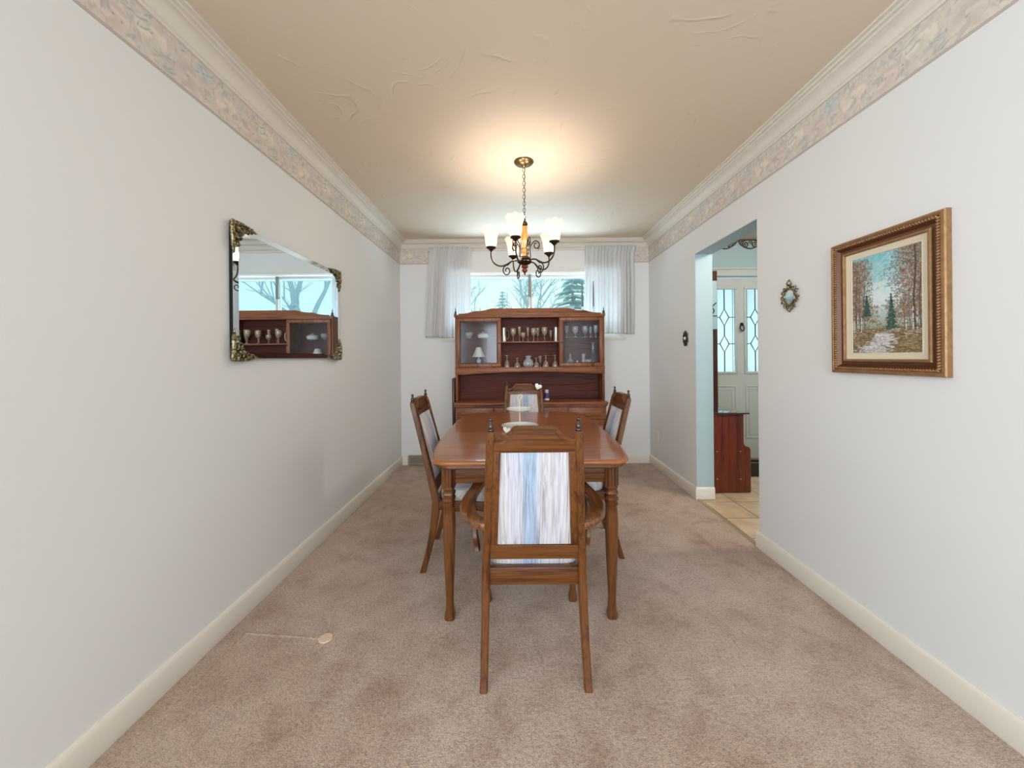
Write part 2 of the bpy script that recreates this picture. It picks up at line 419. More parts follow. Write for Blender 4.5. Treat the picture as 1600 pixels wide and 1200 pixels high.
# left wall with a window behind the camera
def wall_x(name, xa, xb, y0, y1, hole, m, z1=ZC):
    b = MB()
    if hole:
        hy0, hy1, hz0, hz1 = hole
        b.box(xa, xb, y0, hy0, 0, z1); b.box(xa, xb, hy1, y1, 0, z1)
        if hz0 > 0: b.box(xa, xb, hy0, hy1, 0, hz0)
        b.box(xa, xb, hy0, hy1, hz1, z1)
    else: b.box(xa, xb, y0, y1, 0, z1)
    return struct(b, name, m)
wall_x('wall_left', XL-WO, XL, YF, YB, (-2.5, -0.2, 0.7, 2.2), M['wall'])
# right wall: opening to the hall; its edges painted aqua
b = MB(); b.box(XR, XR+WT, YF, OY0, 0, ZC); b.box(XR, XR+WT, OY1, YB, 0, ZC); b.box(XR, XR+WT, OY0, OY1, OZ, ZC); struct(b, 'wall_right', M['wall'])
b = MB(); e = 0.003
b.box(XR+0.002, XR+WT+e, OY1-e, OY1, 0, OZ-e); b.box(XR+0.002, XR+WT+e, OY0, OY0+e, 0, OZ-e); b.box(XR+0.002, XR+WT+e, OY0, OY1, OZ-e, OZ)
b.box(XR+WT, XR+WT+e, 0.5, OY0, 0, ZC-0.001); b.box(XR+WT, XR+WT+e, OY1, YB-0.001, 0, ZC-0.001); b.box(XR+WT, XR+WT+e, OY0, OY1, OZ, ZC-0.001)
struct(b, 'trim_1', M['aqua'])
# back wall with the dining window and the front door hole
WX0, WX1, WZ0, WZ1 = -0.76, 1.19, 1.42, 2.165
DX0, DX1, DZ = 2.10, 3.02, 2.09
b = MB()
b.box(XL-WO, WX0, YB, YB+WO, 0, ZC); b.box(WX1, XR+0.07, YB, YB+WO, 0, ZC); b.box(WX0, WX1, YB, YB+WO, 0, WZ0); b.box(WX0, WX1, YB, YB+WO, WZ1, ZC)
struct(b, 'wall_back', M['wall'])
b = MB(); b.box(XR+0.07, DX0, YB, YB+WO, 0, ZC); b.box(DX1, HX+WO, YB, YB+WO, 0, ZC); b.box(DX0, DX1, YB, YB+WO, DZ, ZC)
b.box(HX, HX+WO, 0.5, YB, 0, ZC); b.box(XR+WT, HX+WO, 0.35, 0.5, 0, ZC)
struct(b, 'wall_hall', M['aqua'])
b = MB(); b.box(XL-WO, -0.9, YF-WO, YF, 0, ZC); b.box(1.1, XR+WT, YF-WO, YF, 0, ZC); b.box(-0.9, 1.1, YF-WO, YF, 0, 0.7); b.box(-0.9, 1.1, YF-WO, YF, 2.2, ZC)
struct(b, 'wall_rear', M['wall'])

# crown moulding swept round the room (mitred corners)
prof = [(0.0, 0.078), (0.010, 0.078), (0.014, 0.070), (0.020, 0.066), (0.026, 0.052), (0.038, 0.038), (0.056, 0.030), (0.068, 0.028),
        (0.069, 0.018), (0.084, 0.018), (0.085, 0.008), (0.102, 0.008), (0.103, 0.0), (0.0, 0.0)]
b = MB(); path = []
corners = [(XL, YF, 1, 1), (XL, YB, 1, -1), (XR, YB, -1, -1), (XR, YF, -1, 1)]
for (x, y, sx, sy) in corners: path.append(((x, y, ZC), (sx, sy, 0), (0, 0, -1)))
b.ribbon(path, prof, closed=True); struct(b, 'trim_2', M['crown'], smooth=28)

# baseboards: rounded top
def baseboard(name, p0, p1, nrm, caps=False):
    prof = [(0, 0), (0.013, 0), (0.015, 0.006), (0.015, 0.082), (0.012, 0.094), (0.006, 0.100), (0, 0.101)]
    b = MB(); b.ribbon([((*p0, 0), nrm, (0, 0, 1)), ((*p1, 0), nrm, (0, 0, 1))], prof)
    return struct(b, name, M['trim'])
baseboard('baseboard_left', (XL, YF), (XL, YB), (1, 0, 0))
# back baseboard, stopping either side of the floor register
b = MB(); prof = [(0, 0), (0.013, 0), (0.015, 0.006), (0.015, 0.082), (0.012, 0.094), (0.006, 0.100), (0, 0.101)]
for (x0, x1) in ((XL+0.015, -1.205), (-0.885, XR-0.015)): b.ribbon([((x0, YB, 0), (0, -1, 0), (0, 0, 1)), ((x1, YB, 0), (0, -1, 0), (0, 0, 1))], prof)
struct(b, 'baseboard_back', M['trim'])
# right baseboards wrap round the ends of the wall at the opening
def wrap(name, pts):
    b = MB(); path = []
    for (x, y, ux, uy) in pts: path.append(((x, y, 0), (ux, uy, 0), (0, 0, 1)))
    b.ribbon(path, prof); return struct(b, name, M['trim'])
wrap('baseboard_right', [(XR, YB, -1, 0), (XR, OY1, -1, -1), (XR+WT+0.004, OY1, 0, -1)])
wrap('baseboard_right_near', [(XR, YF, -1, 0), (XR, OY0, -1, 1), (XR+WT+0.004, OY0, 0, 1)])
baseboard('baseboard_hall', (DX1+0.08, YB), (HX, YB), (0, -1, 0))

# ---------------------------------------------------------------- wallpaper border (painted blossoms)
rng = np.random.default_rng(7)
def L3(c): return np.array(s2l(c))
def dab(A, cx, cy, a, b_, th, col, alpha, wrapx=True):
    H, W = A.shape[:2]; r = int(max(a, b_))+2
    ys = np.arange(int(cy)-r, int(cy)+r+1); ys = ys[(ys >= 0) & (ys < H)]
    xs = np.arange(int(cx)-r, int(cx)+r+1)
    if not wrapx: xs = xs[(xs >= 0) & (xs < W)]
    if len(xs) == 0 or len(ys) == 0: return
    X, Y = np.meshgrid(xs, ys); dx, dy = X-cx, Y-cy
    u = (dx*math.cos(th)+dy*math.sin(th))/a; v = (-dx*math.sin(th)+dy*math.cos(th))/b_
    m = np.clip(1.6*(1-(u*u+v*v)), 0, 1)*alpha
    XW = X % W
    A[Y, XW] = A[Y, XW]*(1-m[..., None]) + np.array(col)*m[..., None]
TW, TH = 220, 66          # repeat of the border, 0.55 m x 0.165 m
tile = np.tile(L3((214, 203, 190)), (TH, TW, 1))
pal = [(228, 212, 196), (222, 196, 180), (206, 190, 180), (176, 184, 184), (228, 220, 196), (196, 200, 198), (222, 206, 198), (190, 176, 166)]
for k in range(620):
    c = pal[rng.integers(len(pal))]
    dab(tile, rng.uniform(0, TW), rng.uniform(0, TH), rng.uniform(3, 9), rng.uniform(1.0, 2.6), rng.uniform(0, PI), L3(c), 0.7)
for (fx, fy, fr, fc) in ((28, 34, 19, (232, 216, 200)), (80, 24, 16, (224, 204, 192)), (126, 42, 18, (230, 220, 202)), (178, 26, 17, (216, 200, 190)), (205, 50, 13, (202, 206, 206))):
    for ring in range(6, 0, -1):
        rr = fr*ring/6
        for q in range(9):
            a = 2*PI*q/9+ring*0.5+rng.uniform(-.2, .2)
            cc = L3(fc)*(0.80+0.09*((q+ring) % 4)) if True else 0
            dab(tile, fx+rr*math.cos(a), fy+rr*math.sin(a)*0.85, rr*0.42+2, 1.7+rr*0.10, a+PI/2, cc, 0.85)
    dab(tile, fx, fy, 3, 1.4, 0.6, L3((150, 130, 116)), 0.8)
for k in range(16):
    x, y, th = rng.uniform(0, TW), rng.uniform(6, TH-6), rng.uniform(0, PI)
    for q in range(4): dab(tile, x+q*2.2, y+q*1.2, 6.5, 1.6, th+q*0.12, L3([(150, 164, 168), (168, 178, 176), (186, 192, 186)][q % 3]), 0.7)
for k in range(14):
    x, y, th = rng.uniform(0, TW), rng.uniform(4, TH-4), rng.uniform(0, PI)
    dab(tile, x, y, rng.uniform(2, 4.5), 0.9, th, L3((118, 112, 108)), 0.75)
tile = tile*0.76+L3((224, 213, 200))*0.26
tile[0:3] = L3((206, 192, 176)); tile[3] = L3((168, 154, 140)); tile[-1] = L3((170, 156, 142))
tile[0] = L3((150, 136, 122))
def border(name, p0, p1, nrm):
    p0, p1, nrm = np.array(p0), np.array(p1), np.array(nrm)
    L = np.linalg.norm(p1-p0); wcols = int(L/0.0033); hrows = TH
    s = np.linspace(0, L, wcols); z = np.linspace(2.252, 2.423, hrows)
    P = np.zeros((hrows, wcols, 3)); d = (p1-p0)/L
    P[..., 0] = (p0[0]+d[0]*s)[None, :]+nrm[0]*0.0015; P[..., 1] = (p0[1]+d[1]*s)[None, :]+nrm[1]*0.0015; P[..., 2] = z[:, None]
    ci = ((s/0.60*TW).astype(int)) % TW
    return color_grid(name, P, tile[:, ci], M['paper'], kind='structure')
border('trim_3', (XL, 0.35), (XL, YB), (1, 0))
border('trim_4', (XL, YB), (-0.80, YB), (0, -1))
border('trim_5', (1.20, YB), (XR, YB), (0, -1))
border('trim_6', (XR, YB), (XR, 0.5), (-1, 0))

# ---------------------------------------------------------------- dining window
wd = MB(); y0, y1 = YB-0.012, YB+0.10
def ringbox(mb, x0, x1, z0, z1, w_, ya, yb, bev=0.004):
    mb.box(x0, x1, ya, yb, z1-w_, z1, bev); mb.box(x0, x1, ya, yb, z0, z0+w_, bev)
    mb.box(x0, x0+w_, ya, yb, z0+w_, z1-w_, bev); mb.box(x1-w_, x1, ya, yb, z0+w_, z1-w_, bev)
ringbox(wd, WX0-0.045, WX1+0.045, WZ0-0.045, WZ1+0.03, 0.05, YB-0.014, YB+0.004)
ringbox(wd, WX0, WX1, WZ0, WZ1, 0.03, YB+0.0, YB+0.12)
win = struct(wd, 'window_1', M['plastic'])
wd = MB(); cx = 0.185
ringbox(wd, WX0+0.03, cx+0.02, WZ0+0.03, WZ1-0.03, 0.03, YB+0.05, YB+0.075, 0.003)
wd.build('sash', M['plastic'], win)
wd = MB(); ringbox(wd, cx-0.015, WX1-0.03, WZ0+0.03, WZ1-0.03, 0.03, YB+0.08, YB+0.105, 0.003); wd.build('sash', M['plastic'], win)
MB().box(cx-0.022, cx+0.008, YB+0.03, YB+0.052, 1.88, WZ1-0.03, 0.004).build('meeting_stile', mat('grey_vinyl', (150, 150, 146), 0.4), win)
MB().box(cx-0.045, cx-0.02, YB+0.022, YB+0.04, 1.885, 1.90, 0.003).build('latch', M['steel'], win)
MB().box(WX0+0.06, cx-0.01, YB+0.06, YB+0.064, WZ0+0.06, WZ1-0.06).build('pane', M['pane'], win)
MB().box(cx+0.015, WX1-0.06, YB+0.09, YB+0.094, WZ0+0.06, WZ1-0.06).build('pane', M['pane'], win)
MB().box(WX0-0.06, WX1+0.06, YB-0.022, YB+0.004, WZ0-0.03, WZ0-0.005, 0.006).build('sill', M['trim'], win)
# windows of the room behind the camera
wd = MB(); 
for (a, b2) in ((-2.5, -1.35), (-1.35, -0.2)):
    wd.box(XL-0.10, XL-0.06, a, b2, 0.70, 0.74); wd.box(XL-0.10, XL-0.06, a, b2, 2.16, 2.20)
    wd.box(XL-0.10, XL-0.06, a, a+0.04, 0.74, 2.16); wd.box(XL-0.10, XL-0.06, b2-0.04, b2, 0.74, 2.16)
struct(wd, 'window_2', M['plastic'])
wd = MB()
for (a, b2) in ((-0.9, 0.1), (0.1, 1.1)):
    wd.box(a, b2, YF-0.10, YF-0.06, 0.70, 0.74); wd.box(a, b2, YF-0.10, YF-0.06, 2.16, 2.20)
    wd.box(a, a+0.04, YF-0.10, YF-0.06, 0.74, 2.16); wd.box(b2-0.04, b2, YF-0.10, YF-0.06, 0.74, 2.16)
struct(wd, 'window_3', M['plastic'])

# ---------------------------------------------------------------- front door in the hall
dr = MB(); ya, yb_ = YB+0.03, YB+0.075
gz0, gz1 = 1.01, 1.95; gw = 0.115
gc = (2.385, 2.735)
# door slab cut round its two lights
xs = [DX0+0.02, gc[0]-gw, gc[0]+gw, gc[1]-gw, gc[1]+gw, DX1-0.02]
dr.box(xs[0], xs[5], ya, yb_, 0.015, gz0); dr.box(xs[0], xs[5], ya, yb_, gz1, DZ-0.02)
dr.box(xs[0], xs[1], ya, yb_, gz0, gz1); dr.box(xs[2], xs[3], ya, yb_, gz0, gz1); dr.box(xs[4], xs[5], ya, yb_, gz0, gz1)
door = struct(dr, 'door_1', M['door'])
for gx in gc:
    b = MB(); ringbox(b, gx-gw-0.022, gx+gw+0.022, gz0-0.022, gz1+0.022, 0.026, ya-0.012, ya+0.002, 0.004); b.build('glazing_bead', M['door'], door)
    g = MB().box(gx-gw, gx+gw, ya+0.015, ya+0.021, gz0, gz1).build('pane', M['frost'], door)
    b = MB(); zm = (gz0+gz1)/2
    d1, d2 = zm+0.15, zm-0.15
    for dz in (d1, d2):
        b.tube([(gx, ya+0.012, dz+0.095), (gx+0.052, ya+0.012, dz), (gx, ya+0.012, dz-0.095), (gx-0.052, ya+0.012, dz)], 0.006, 6, closed=True)
        b.tube([(gx-gw, ya+0.012, dz), (gx-0.052, ya+0.012, dz)], 0.005, 6); b.tube([(gx+gw, ya+0.012, dz), (gx+0.052, ya+0.012, dz)], 0.005, 6)
    for (za, zb) in ((gz0, d2-0.095), (d2+0.095, d1-0.095), (d1+0.095, gz1)): b.tube([(gx, ya+0.012, za), (gx, ya+0.012, zb)], 0.006, 6)
    for sx in (-1, 1): b.tube([(gx+sx*(gw-0.022), ya+0.012, gz0), (gx+sx*(gw-0.022), ya+0.012, gz1)], 0.0025, 6)
    b.build('leading', M['lead'], g)
    b = MB(); ringbox(b, gx-gw-0.01, gx+gw+0.01, 0.26, 0.86, 0.018, ya-0.008, ya+0.002, 0.003); ringbox(b, gx-gw+0.03, gx+gw-0.03, 0.30, 0.82, 0.014, ya-0.005, ya+0.002, 0.003)
    b.build('raised_panel', M['door'], door)
b = MB(); kx, kz = (gc[0]+gc[1])/2+0.01, 1.52
b.lathe([(0.0, 0.0), (0.016, 0.0), (0.018, 0.008), (0.010, 0.014), (0.0, 0.016)], (kx, ya-0.016, kz+0.03), 14, 'y')
b.tube(catmull([(kx-0.005, ya-0.018, kz+0.03), (kx-0.028, ya-0.026, kz+0.0), (kx-0.022, ya-0.028, kz-0.035), (kx+0.004, ya-0.026, kz-0.045), (kx+0.018, ya-0.024, kz-0.02), (kx+0.008, ya-0.02, kz+0.02)], 6), 0.006, 8)
b.build('knocker', M['dark'], door)
MB().box(DX0+0.02, DX1-0.02, ya-0.01, ya, 0.015, 0.04, 0.003).build('door_sweep', M['steel'], door)
b = MB(); b.box(DX0-0.07, DX0+0.01, YB-0.016, YB, 0, DZ+0.07, 0.004); b.box(DX1-0.01, DX1+0.07, YB-0.016, YB, 0, DZ+0.07, 0.004); b.box(DX0-0.07, DX1+0.07, YB-0.018, YB, DZ-0.005, DZ+0.07, 0.004)
b.box(DX0-0.08, DX1+0.08, YB-0.03, YB, DZ+0.07, DZ+0.09, 0.004)
struct(b, 'trim_7', M['door'])
MB().box(DX0, DX1, YB, YB+WO, -0.006, 0.014).build('threshold', M['dark_wood'], kind='structure')
# scrollwork border under the hall ceiling, scalloped lower edge
b = MB()
def spiral(cx, cz, r, turns, a0, sgn, y):
    pts = []; n_ = int(18*turns)
    for k in range(n_+1):
        t_ = k/n_; a = a0+sgn*2*PI*turns*t_; rr = r*(1-0.86*t_)
        pts.append((cx+rr*math.cos(a), y, cz+rr*math.sin(a)))
    return pts
x = XR+WT+0.02; k = 0
while x < HX-0.05:
    y = YB-0.005
    b.tube(catmull([(x, y, 2.49), (x+0.05, y, 2.43), (x+0.14, y, 2.395), (x+0.23, y, 2.43), (x+0.28, y, 2.49)], 6), 0.008, 6)
    b.tube(spiral(x+0.09, 2.445, 0.040, 1.6, PI/2, 1, y), 0.007, 6); b.tube(spiral(x+0.19, 2.445, 0.040, 1.6, PI/2, -1, y), 0.007, 6)
    b.tube(spiral(x+0.14, 2.47, 0.024, 1.3, -PI/2, 1, y), 0.005, 6); b.tube(spiral(x+0.035, 2.47, 0.022, 1.3, 0, 1, y), 0.005, 6); b.tube(spiral(x+0.245, 2.47, 0.022, 1.3, PI, -1, y), 0.005, 6)
    x += 0.28
b.box(XR+WT+0.01, HX-0.01, YB-0.008, YB, 2.485, 2.499)
struct(b, 'trim_8', mat('dark_gold_scrollwork', (92, 70, 44), 0.5, 0.2))
# metal strip where the carpet meets the tile
b = MB(); b.prism([(XR-0.008, 0.001), (XR+0.03, -0.008), (XR+0.03, 0.0), (XR+0.02, 0.005), (XR+0.0, 0.007), (XR-0.008, 0.003)], 'y', OY0+0.02, OY1-0.02)
b.v = [(p[0], p[1], p[2]) for p in b.v]
struct(b, 'trim_9', mat('brass_threshold_strip', (186, 160, 118), 0.4, 0.5))

# ---------------------------------------------------------------- outside
b = MB().box(-30, 30, YB+WO+0.02, 60, -0.5, -0.3); struct(b, 'ground', M['snow'])
MB().box(XL-1, HX+1, YB+WO, YB+WO+0.65, 2.245, 2.50).build('eave', M['soffit'], kind='structure')
def bare_tree(x, y, h, seed, lean, label):
    r = random.Random(seed); b = MB()
    def br(p, d, L, rad, lev):
        pts = [p]; q = Vector(p); dd = Vector(d)
        for i in range(4):
            dd = (dd+Vector((r.uniform(-.18, .18), r.uniform(-.18, .18), r.uniform(-.05, .12)))).normalized(); q = q+dd*L/4; pts.append(q.copy())
        b.tube(pts, [rad, rad*.9, rad*.78, rad*.66, rad*.5], 6 if lev < 2 else 4)
        if lev < 4:
            for k_ in range(4 if lev < 3 else 3):
                a = r.uniform(0, 2*PI); s_ = r.uniform(.5, 1.0)
                nd = (dd+Vector((math.cos(a)*s_, math.sin(a)*s_, r.uniform(-.1, .5)))).normalized()
                br(pts[r.choice((2, 3, 4))], nd, L*r.uniform(.55, .75), rad*.5, lev+1)
    br(Vector((x, y, -0.3)), Vector((lean, 0, 1)), h*0.42, h*0.022, 0)
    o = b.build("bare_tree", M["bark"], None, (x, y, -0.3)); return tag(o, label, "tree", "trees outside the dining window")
bare_tree(-2.3, 11, 6.0, 3, 0.06, 'bare pale tree outside, at the left side of the dining window')
bare_tree(0.9, 18, 7.5, 5, -0.05, 'bare tree outside, just left of the window mullion')
bare_tree(4.3, 12.5, 8.0, 9, -0.1, 'bare tree leaning outside the right pane of the dining window')
bare_tree(-2.5, 27, 9.0, 12, 0.0, 'thin distant bare tree behind the others outside the left pane')
def evergreen(x, y, h, seed, label):
    r = random.Random(seed); t = empty('evergreen_tree', (x, y, -0.3), label, 'tree', 'trees outside the dining window')
    MB().tube([(x, y, -0.3), (x, y, h*0.95)], [0.12, 0.02], 8).build('trunk', M['bark'], t)
    b = MB()
    for lev in range(26):
        z = 0.5+(h-0.7)*lev/26; rad = (1-lev/27)*h*0.24+0.1
        for k_ in range(15):
            a = r.uniform(0, 2*PI); rr = rad*r.uniform(.7, 1.1); dx, dy = math.cos(a), math.sin(a); nx, ny = -dy, dx; w_ = rr*0.16
            pts = []
            for s_ in (0.0, .35, .7, 1.0):
                pts.append((x+dx*rr*s_, y+dy*rr*s_, z-0.16*rr*s_*s_+0.06*math.sin(s_*3)))
            b.tube(pts, [w_*.4, w_, w_*.8, 0.01], 5, flat=0.35)
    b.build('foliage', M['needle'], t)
evergreen(2.4, 15, 6.5, 4, 'pale green evergreen outside the right pane of the dining window')
evergreen(-0.6, 19, 4.9, 6, 'small rounded evergreen outside the left pane of the dining window')
# ================================================================== DINING TABLE
TX, TY0, TY1 = 0.066, 1.595, 3.02
tb = empty('dining_table', (TX, (TY0+TY1)/2, 0), 'polished oak dining table with rounded corners and fluted turned legs, on the carpet', 'table')
def table_outline(grow=0.0):
    """long sides drawn in towards both ends, small round corners"""
    hw, hl = 0.490+grow, (TY1-TY0)/2+grow; cy = (TY0+TY1)/2; rc = 0.075; q = []
    ds = [rc*(1-math.cos(R(9*k))) for k in range(10)]+[rc+0.03*k for k in range(1, 16)]
    for d in ds:
        w_ = hw-0.052*max(0.0, 1-d/0.50)**1.8
        if d < rc: w_ -= rc-math.sqrt(max(0.0, rc*rc-(rc-d)**2))
        q.append((w_, hl-d))
    right = [(TX+x, cy+y) for x, y in q]+[(TX+x, cy-y) for x, y in q[::-1]]
    left = [(TX-x, cy-y) for x, y in q]+[(TX-x, cy+y) for x, y in q[::-1]]
    return right+left
b = MB(); prof = [(-0.010, 0.722), (-0.002, 0.726), (0.0, 0.732), (-0.001, 0.739), (-0.006, 0.744), (-0.012, 0.745)]
outs = [table_outline(d) for d, _ in prof]; nn = len(outs[0])
for (d, z), o in zip(prof, outs):
    for p in o: b.v.append((p[0], p[1], z))
for i in range(len(prof)-1):
    for k in range(nn): b.f.append((i*nn+k, i*nn+(k+1) % nn, (i+1)*nn+(k+1) % nn, (i+1)*nn+k))
b.f.append(tuple(range(nn))[::-1]); b.f.append(tuple((len(prof)-1)*nn+k for k in range(nn)))
top = b.build('tabletop', M['wood_top'], tb, smooth=50)
b = MB(); o1, o2 = table_outline(-0.004), table_outline(-0.018)
prof2 = [(-0.024, 0.704), (-0.014, 0.706), (-0.009, 0.711), (-0.012, 0.717), (-0.012, 0.7225), (-0.05, 0.7225), (-0.05, 0.704)]
outs = [table_outline(d) for d, _ in prof2]
for (d, z), o in zip(prof2, outs):
    for p in o: b.v.append((p[0], p[1], z))
for i in range(len(prof2)):
    j = (i+1) % len(prof2)
    for k in range(nn): b.f.append((i*nn+k, i*nn+(k+1) % nn, j*nn+(k+1) % nn, j*nn+k))
b.build('edge_moulding', M['wood_x'], tb, smooth=50)
LX, LY0, LY1 = 0.373, TY0+0.085, TY1-0.085
def bar(x0, x1, y0, y1, z0, z1, m, name, par, bev=0.003): return MB().box(x0, x1, y0, y1, z0, z1, bev).build(name, m, par)
bar(TX-LX+0.02, TX+LX-0.02, LY0-0.012, LY0+0.010, 0.625, 0.722, M['wood_x'], 'apron', tb)
bar(TX-LX+0.02, TX+LX-0.02, LY1-0.010, LY1+0.012, 0.625, 0.722, M['wood_x'], 'apron', tb)
bar(TX-LX-0.012, TX-LX+0.010, LY0+0.02, LY1-0.02, 0.625, 0.722, M['wood_y'], 'apron', tb)
bar(TX+LX-0.010, TX+LX+0.012, LY0+0.02, LY1-0.02, 0.625, 0.722, M['wood_y'], 'apron', tb)
def table_leg(x, y):
    b = MB(); s = 0.052
    b.loft([(x, y, 0.60, s, s), (x, y, 0.722, s, s)])
    for k in (-0.014, 0.0, 0.014):       # reeds on the block
        for (sx, sy) in ((0, -1), (0, 1), (1, 0), (-1, 0)):
            px, py = (x+k, y+sy*(s/2)) if sy else (x+sx*(s/2), y+k)
            b.tube([(px, py, 0.612), (px, py, 0.706)], 0.0052, 8)
    # squared ring turnings
    secs = []
    for (z, wv_) in ((0.600, .052), (0.596, .046), (0.590, .044), (0.584, .054), (0.574, .056), (0.568, .046), (0.564, .045), (0.558, .056), (0.546, .056), (0.541, .046), (0.536, .045), (0.531, .055), (0.524, .055), (0.518, .046)):
        secs.append((x, y, z, wv_, wv_))
    secs += [(x, y, 0.48, .050, .050), (x, y, 0.44, .053, .053), (x, y, 0.25, .043, .043), (x, y, 0.09, .031, .031), (x, y, 0.05, .034, .034), (x, y, 0.022, .044, .044), (x, y, 0.010, .047, .047), (x, y, 0.0, .040, .040)]
    b.loft(secs[::-1])
    return b.build('leg', M['wood_z'], tb, smooth=40)
for (x, y) in ((TX-LX, LY0), (TX+LX, LY0), (TX-LX, LY1), (TX+LX, LY1)): table_leg(x, y)

# ================================================================== CHAIRS (local: faces +y, rear feet at y=0)
def yb(z):      # front-back position of the back plane
    return 0.08-(z-0.39)*0.14/0.555
def hx(z):      # half distance between the rear posts
    return 0.183-(z-0.39)*0.032/0.555 if z > 0.39 else 0.188-(z/0.39)*0.005
def make_chair(arms, label, group=None):
    ch = empty('dining_chair', (0, 0, 0), label, 'chair', group)
    for sx in (-1, 1):
        pts = []
        for z in (0.0, 0.02, 0.08, 0.16, 0.25, 0.34, 0.40, 0.46, 0.55, 0.65, 0.75, 0.85, 0.93, 0.945):
            if z < 0.40:
                t = z/0.40; y = 0.0775*(1-(1-t)**1.7)
            else: y = yb(z)
            w_ = 0.030 if z > 0.3 else 0.027+0.003*z/0.3
            d_ = 0.030+0.014*math.exp(-((z-0.36)/0.16)**2)
            if z > 0.94: w_, d_ = w_*0.8, d_*0.8
            if z == 0: w_, d_ = w_*1.05, d_*1.05
            pts.append((sx*hx(z), y, z, w_, d_))
        MB().loft(pts).build('rear_post', M['wood_z'], ch, smooth=30)
        c = (sx*hx(0.945), yb(0.945), 0.945)
        MB().lathe([(0.0095, 0.0), (0.0115, 0.002), (0.0115, 0.007), (0.0085, 0.010), (0.010, 0.013), (0.0105, 0.018), (0.0075, 0.025), (0.0048, 0.031), (0.0042, 0.034), (0.0066, 0.037), (0.0074, 0.041), (0.0066, 0.045), (0.0035, 0.0485), (0.0, 0.0495)], c, 14).build('finial', M['finial'], ch, smooth=60)
    def tilt(q, off=0.0): return (q[0], yb(q[2])+q[1], q[2])
    def outline(zb, drop=0.0, inx=0.0):
        pts = [(-hx(0.88)+0.012+inx, zb), (hx(0.88)-0.012-inx, zb)]
        right = [(hx(0.92)-0.013-inx, 0.917), (0.124, 0.919), (0.112, 0.923), (0.101, 0.929), (0.091, 0.937), (0.083, 0.946), (0.075, 0.957), (0.067, 0.9605)]
        right = [(x, z-drop) for x, z in right]
        return pts+right+[(-x, z) for x, z in right[::-1]]
    b = MB(); b.prism(outline(0.868), 'y', -0.010, 0.010, tilt, 0.0015)
    # raised moulding following the crest
    o = outline(0.868)[2:]
    path = []
    for i, (x, z) in enumerate(o):
        a = o[max(0, i-1)]; c2 = o[min(len(o)-1, i+1)]; tx, tz = c2[0]-a[0], c2[1]-a[1]; l = math.hypot(tx, tz) or 1
        path.append((x, z, tz/l, -tx/l))
    vs = []; fs = []
    for (x, z, nx, nz) in path:
        for (dn, dy) in ((0.0, -0.015), (0.0028, -0.011), (0.0028, 0.011), (0.0, 0.015), (-0.011, 0.015), (-0.011, -0.015)):
            s_ = 1 if nz > 0 or True else -1
            q = (x+(-nx if nz < 0 else nx)*dn*-0+nx*-dn*0, dy, z+dn)
            vs.append(tilt((q[0], q[1], q[2])))
    m_ = 6
    for i in range(len(path)-1):
        for k in range(m_):
            k2 = (k+1) % m_; fs.append((i*m_+k, i*m_+k2, (i+1)*m_+k2, (i+1)*m_+k))
    fs.append(tuple(range(m_))); fs.append(tuple((len(path)-1)*m_+k for k in range(m_)))
    b.add(vs, fs)
    for sy_ in (-1, 1):
        b.tube([tilt((x*0.965, sy_*0.0105, z-0.019)) for (x, z) in o[1:-1]], 0.0022, 6)
    b.build('crest_rail', M['wood_x'], ch, smooth=30)
    # panel frame: two stiles and lower rail
    z0, z1 = 0.500, 0.870
    for sx in (-1, 1):
        b = MB(); q = [(sx*(hx(z0)-0.013), 0.441), (sx*(hx(z1)-0.013), z1+0.002), (sx*0.118, z1+0.002), (sx*0.140, 0.441)]
        b.prism(q, 'y', -0.011, 0.011, tilt, 0.001); b.build('back_stile', M['wood_z'], ch, smooth=30)
    q = [(-hx(0.43)+0.013, 0.441), (hx(0.43)-0.013, 0.441), (hx(0.5)-0.013, 0.500), (-hx(0.5)+0.013, 0.500)]
    MB().prism(q, 'y', -0.013, 0.013, tilt, 0.003).build('lower_back_rail', M['wood_x'], ch, smooth=30)
    # upholstered panel, padded on its front, flat on the rear
    b = MB(); nx_, nz_ = 12, 14; vs = []; 
    for face, s_ in ((0, 1), (1, -1)):
        for j in range(nz_+1):
            for i in range(nx_+1):
                u, v = i/nx_*2-1, j/nz_*2-1; z = z0-0.002+(z1-z0+0.004)*(v+1)/2; hw = 0.141-(z-z0)*(0.021)/(z1-z0)
                e_ = (1-abs(u)**6)*(1-abs(v)**6); dpt = (0.008+0.018*e_) if s_ > 0 else (0.002+0.004*e_)
                vs.append(tilt((u*hw, s_*dpt, z)))
    K = (nx_+1)*(nz_+1); fs = []
    for f0 in (0, 1):
        for j in range(nz_):
            for i in range(nx_):
                a = f0*K+j*(nx_+1)+i; q = (a, a+1, a+nx_+2, a+nx_+1); fs.append(q if f0 else q[::-1])
    rim = [i for i in range(nx_+1)]+[j*(nx_+1)+nx_ for j in range(1, nz_+1)]+[nz_*(nx_+1)+i for i in range(nx_-1, -1, -1)]+[j*(nx_+1) for j in range(nz_-1, 0, -1)]
    for k in range(len(rim)): a, c_ = rim[k], rim[(k+1) % len(rim)]; fs.append((a, c_, c_+K, a+K))
    b.add(vs, fs); pn = b.build('back_panel', M['fabric'], ch, smooth=60)
    pts = [tilt((sx*hw, 0.009, z)) for (sx, z, hw) in ((-1, z0+0.003, .138), (1, z0+0.003, .138), (1, z1-0.004, .118), (-1, z1-0.004, .118))]
    MB().tube(pts, 0.0028, 6, closed=True).build('welt', mat('pinkish_welt', (214, 186, 172), .8) if 'welt' not in M else M['welt'], pn)
    # seat frame
    fw, rw, y0, y1 = 0.222, 0.172, 0.085, 0.495
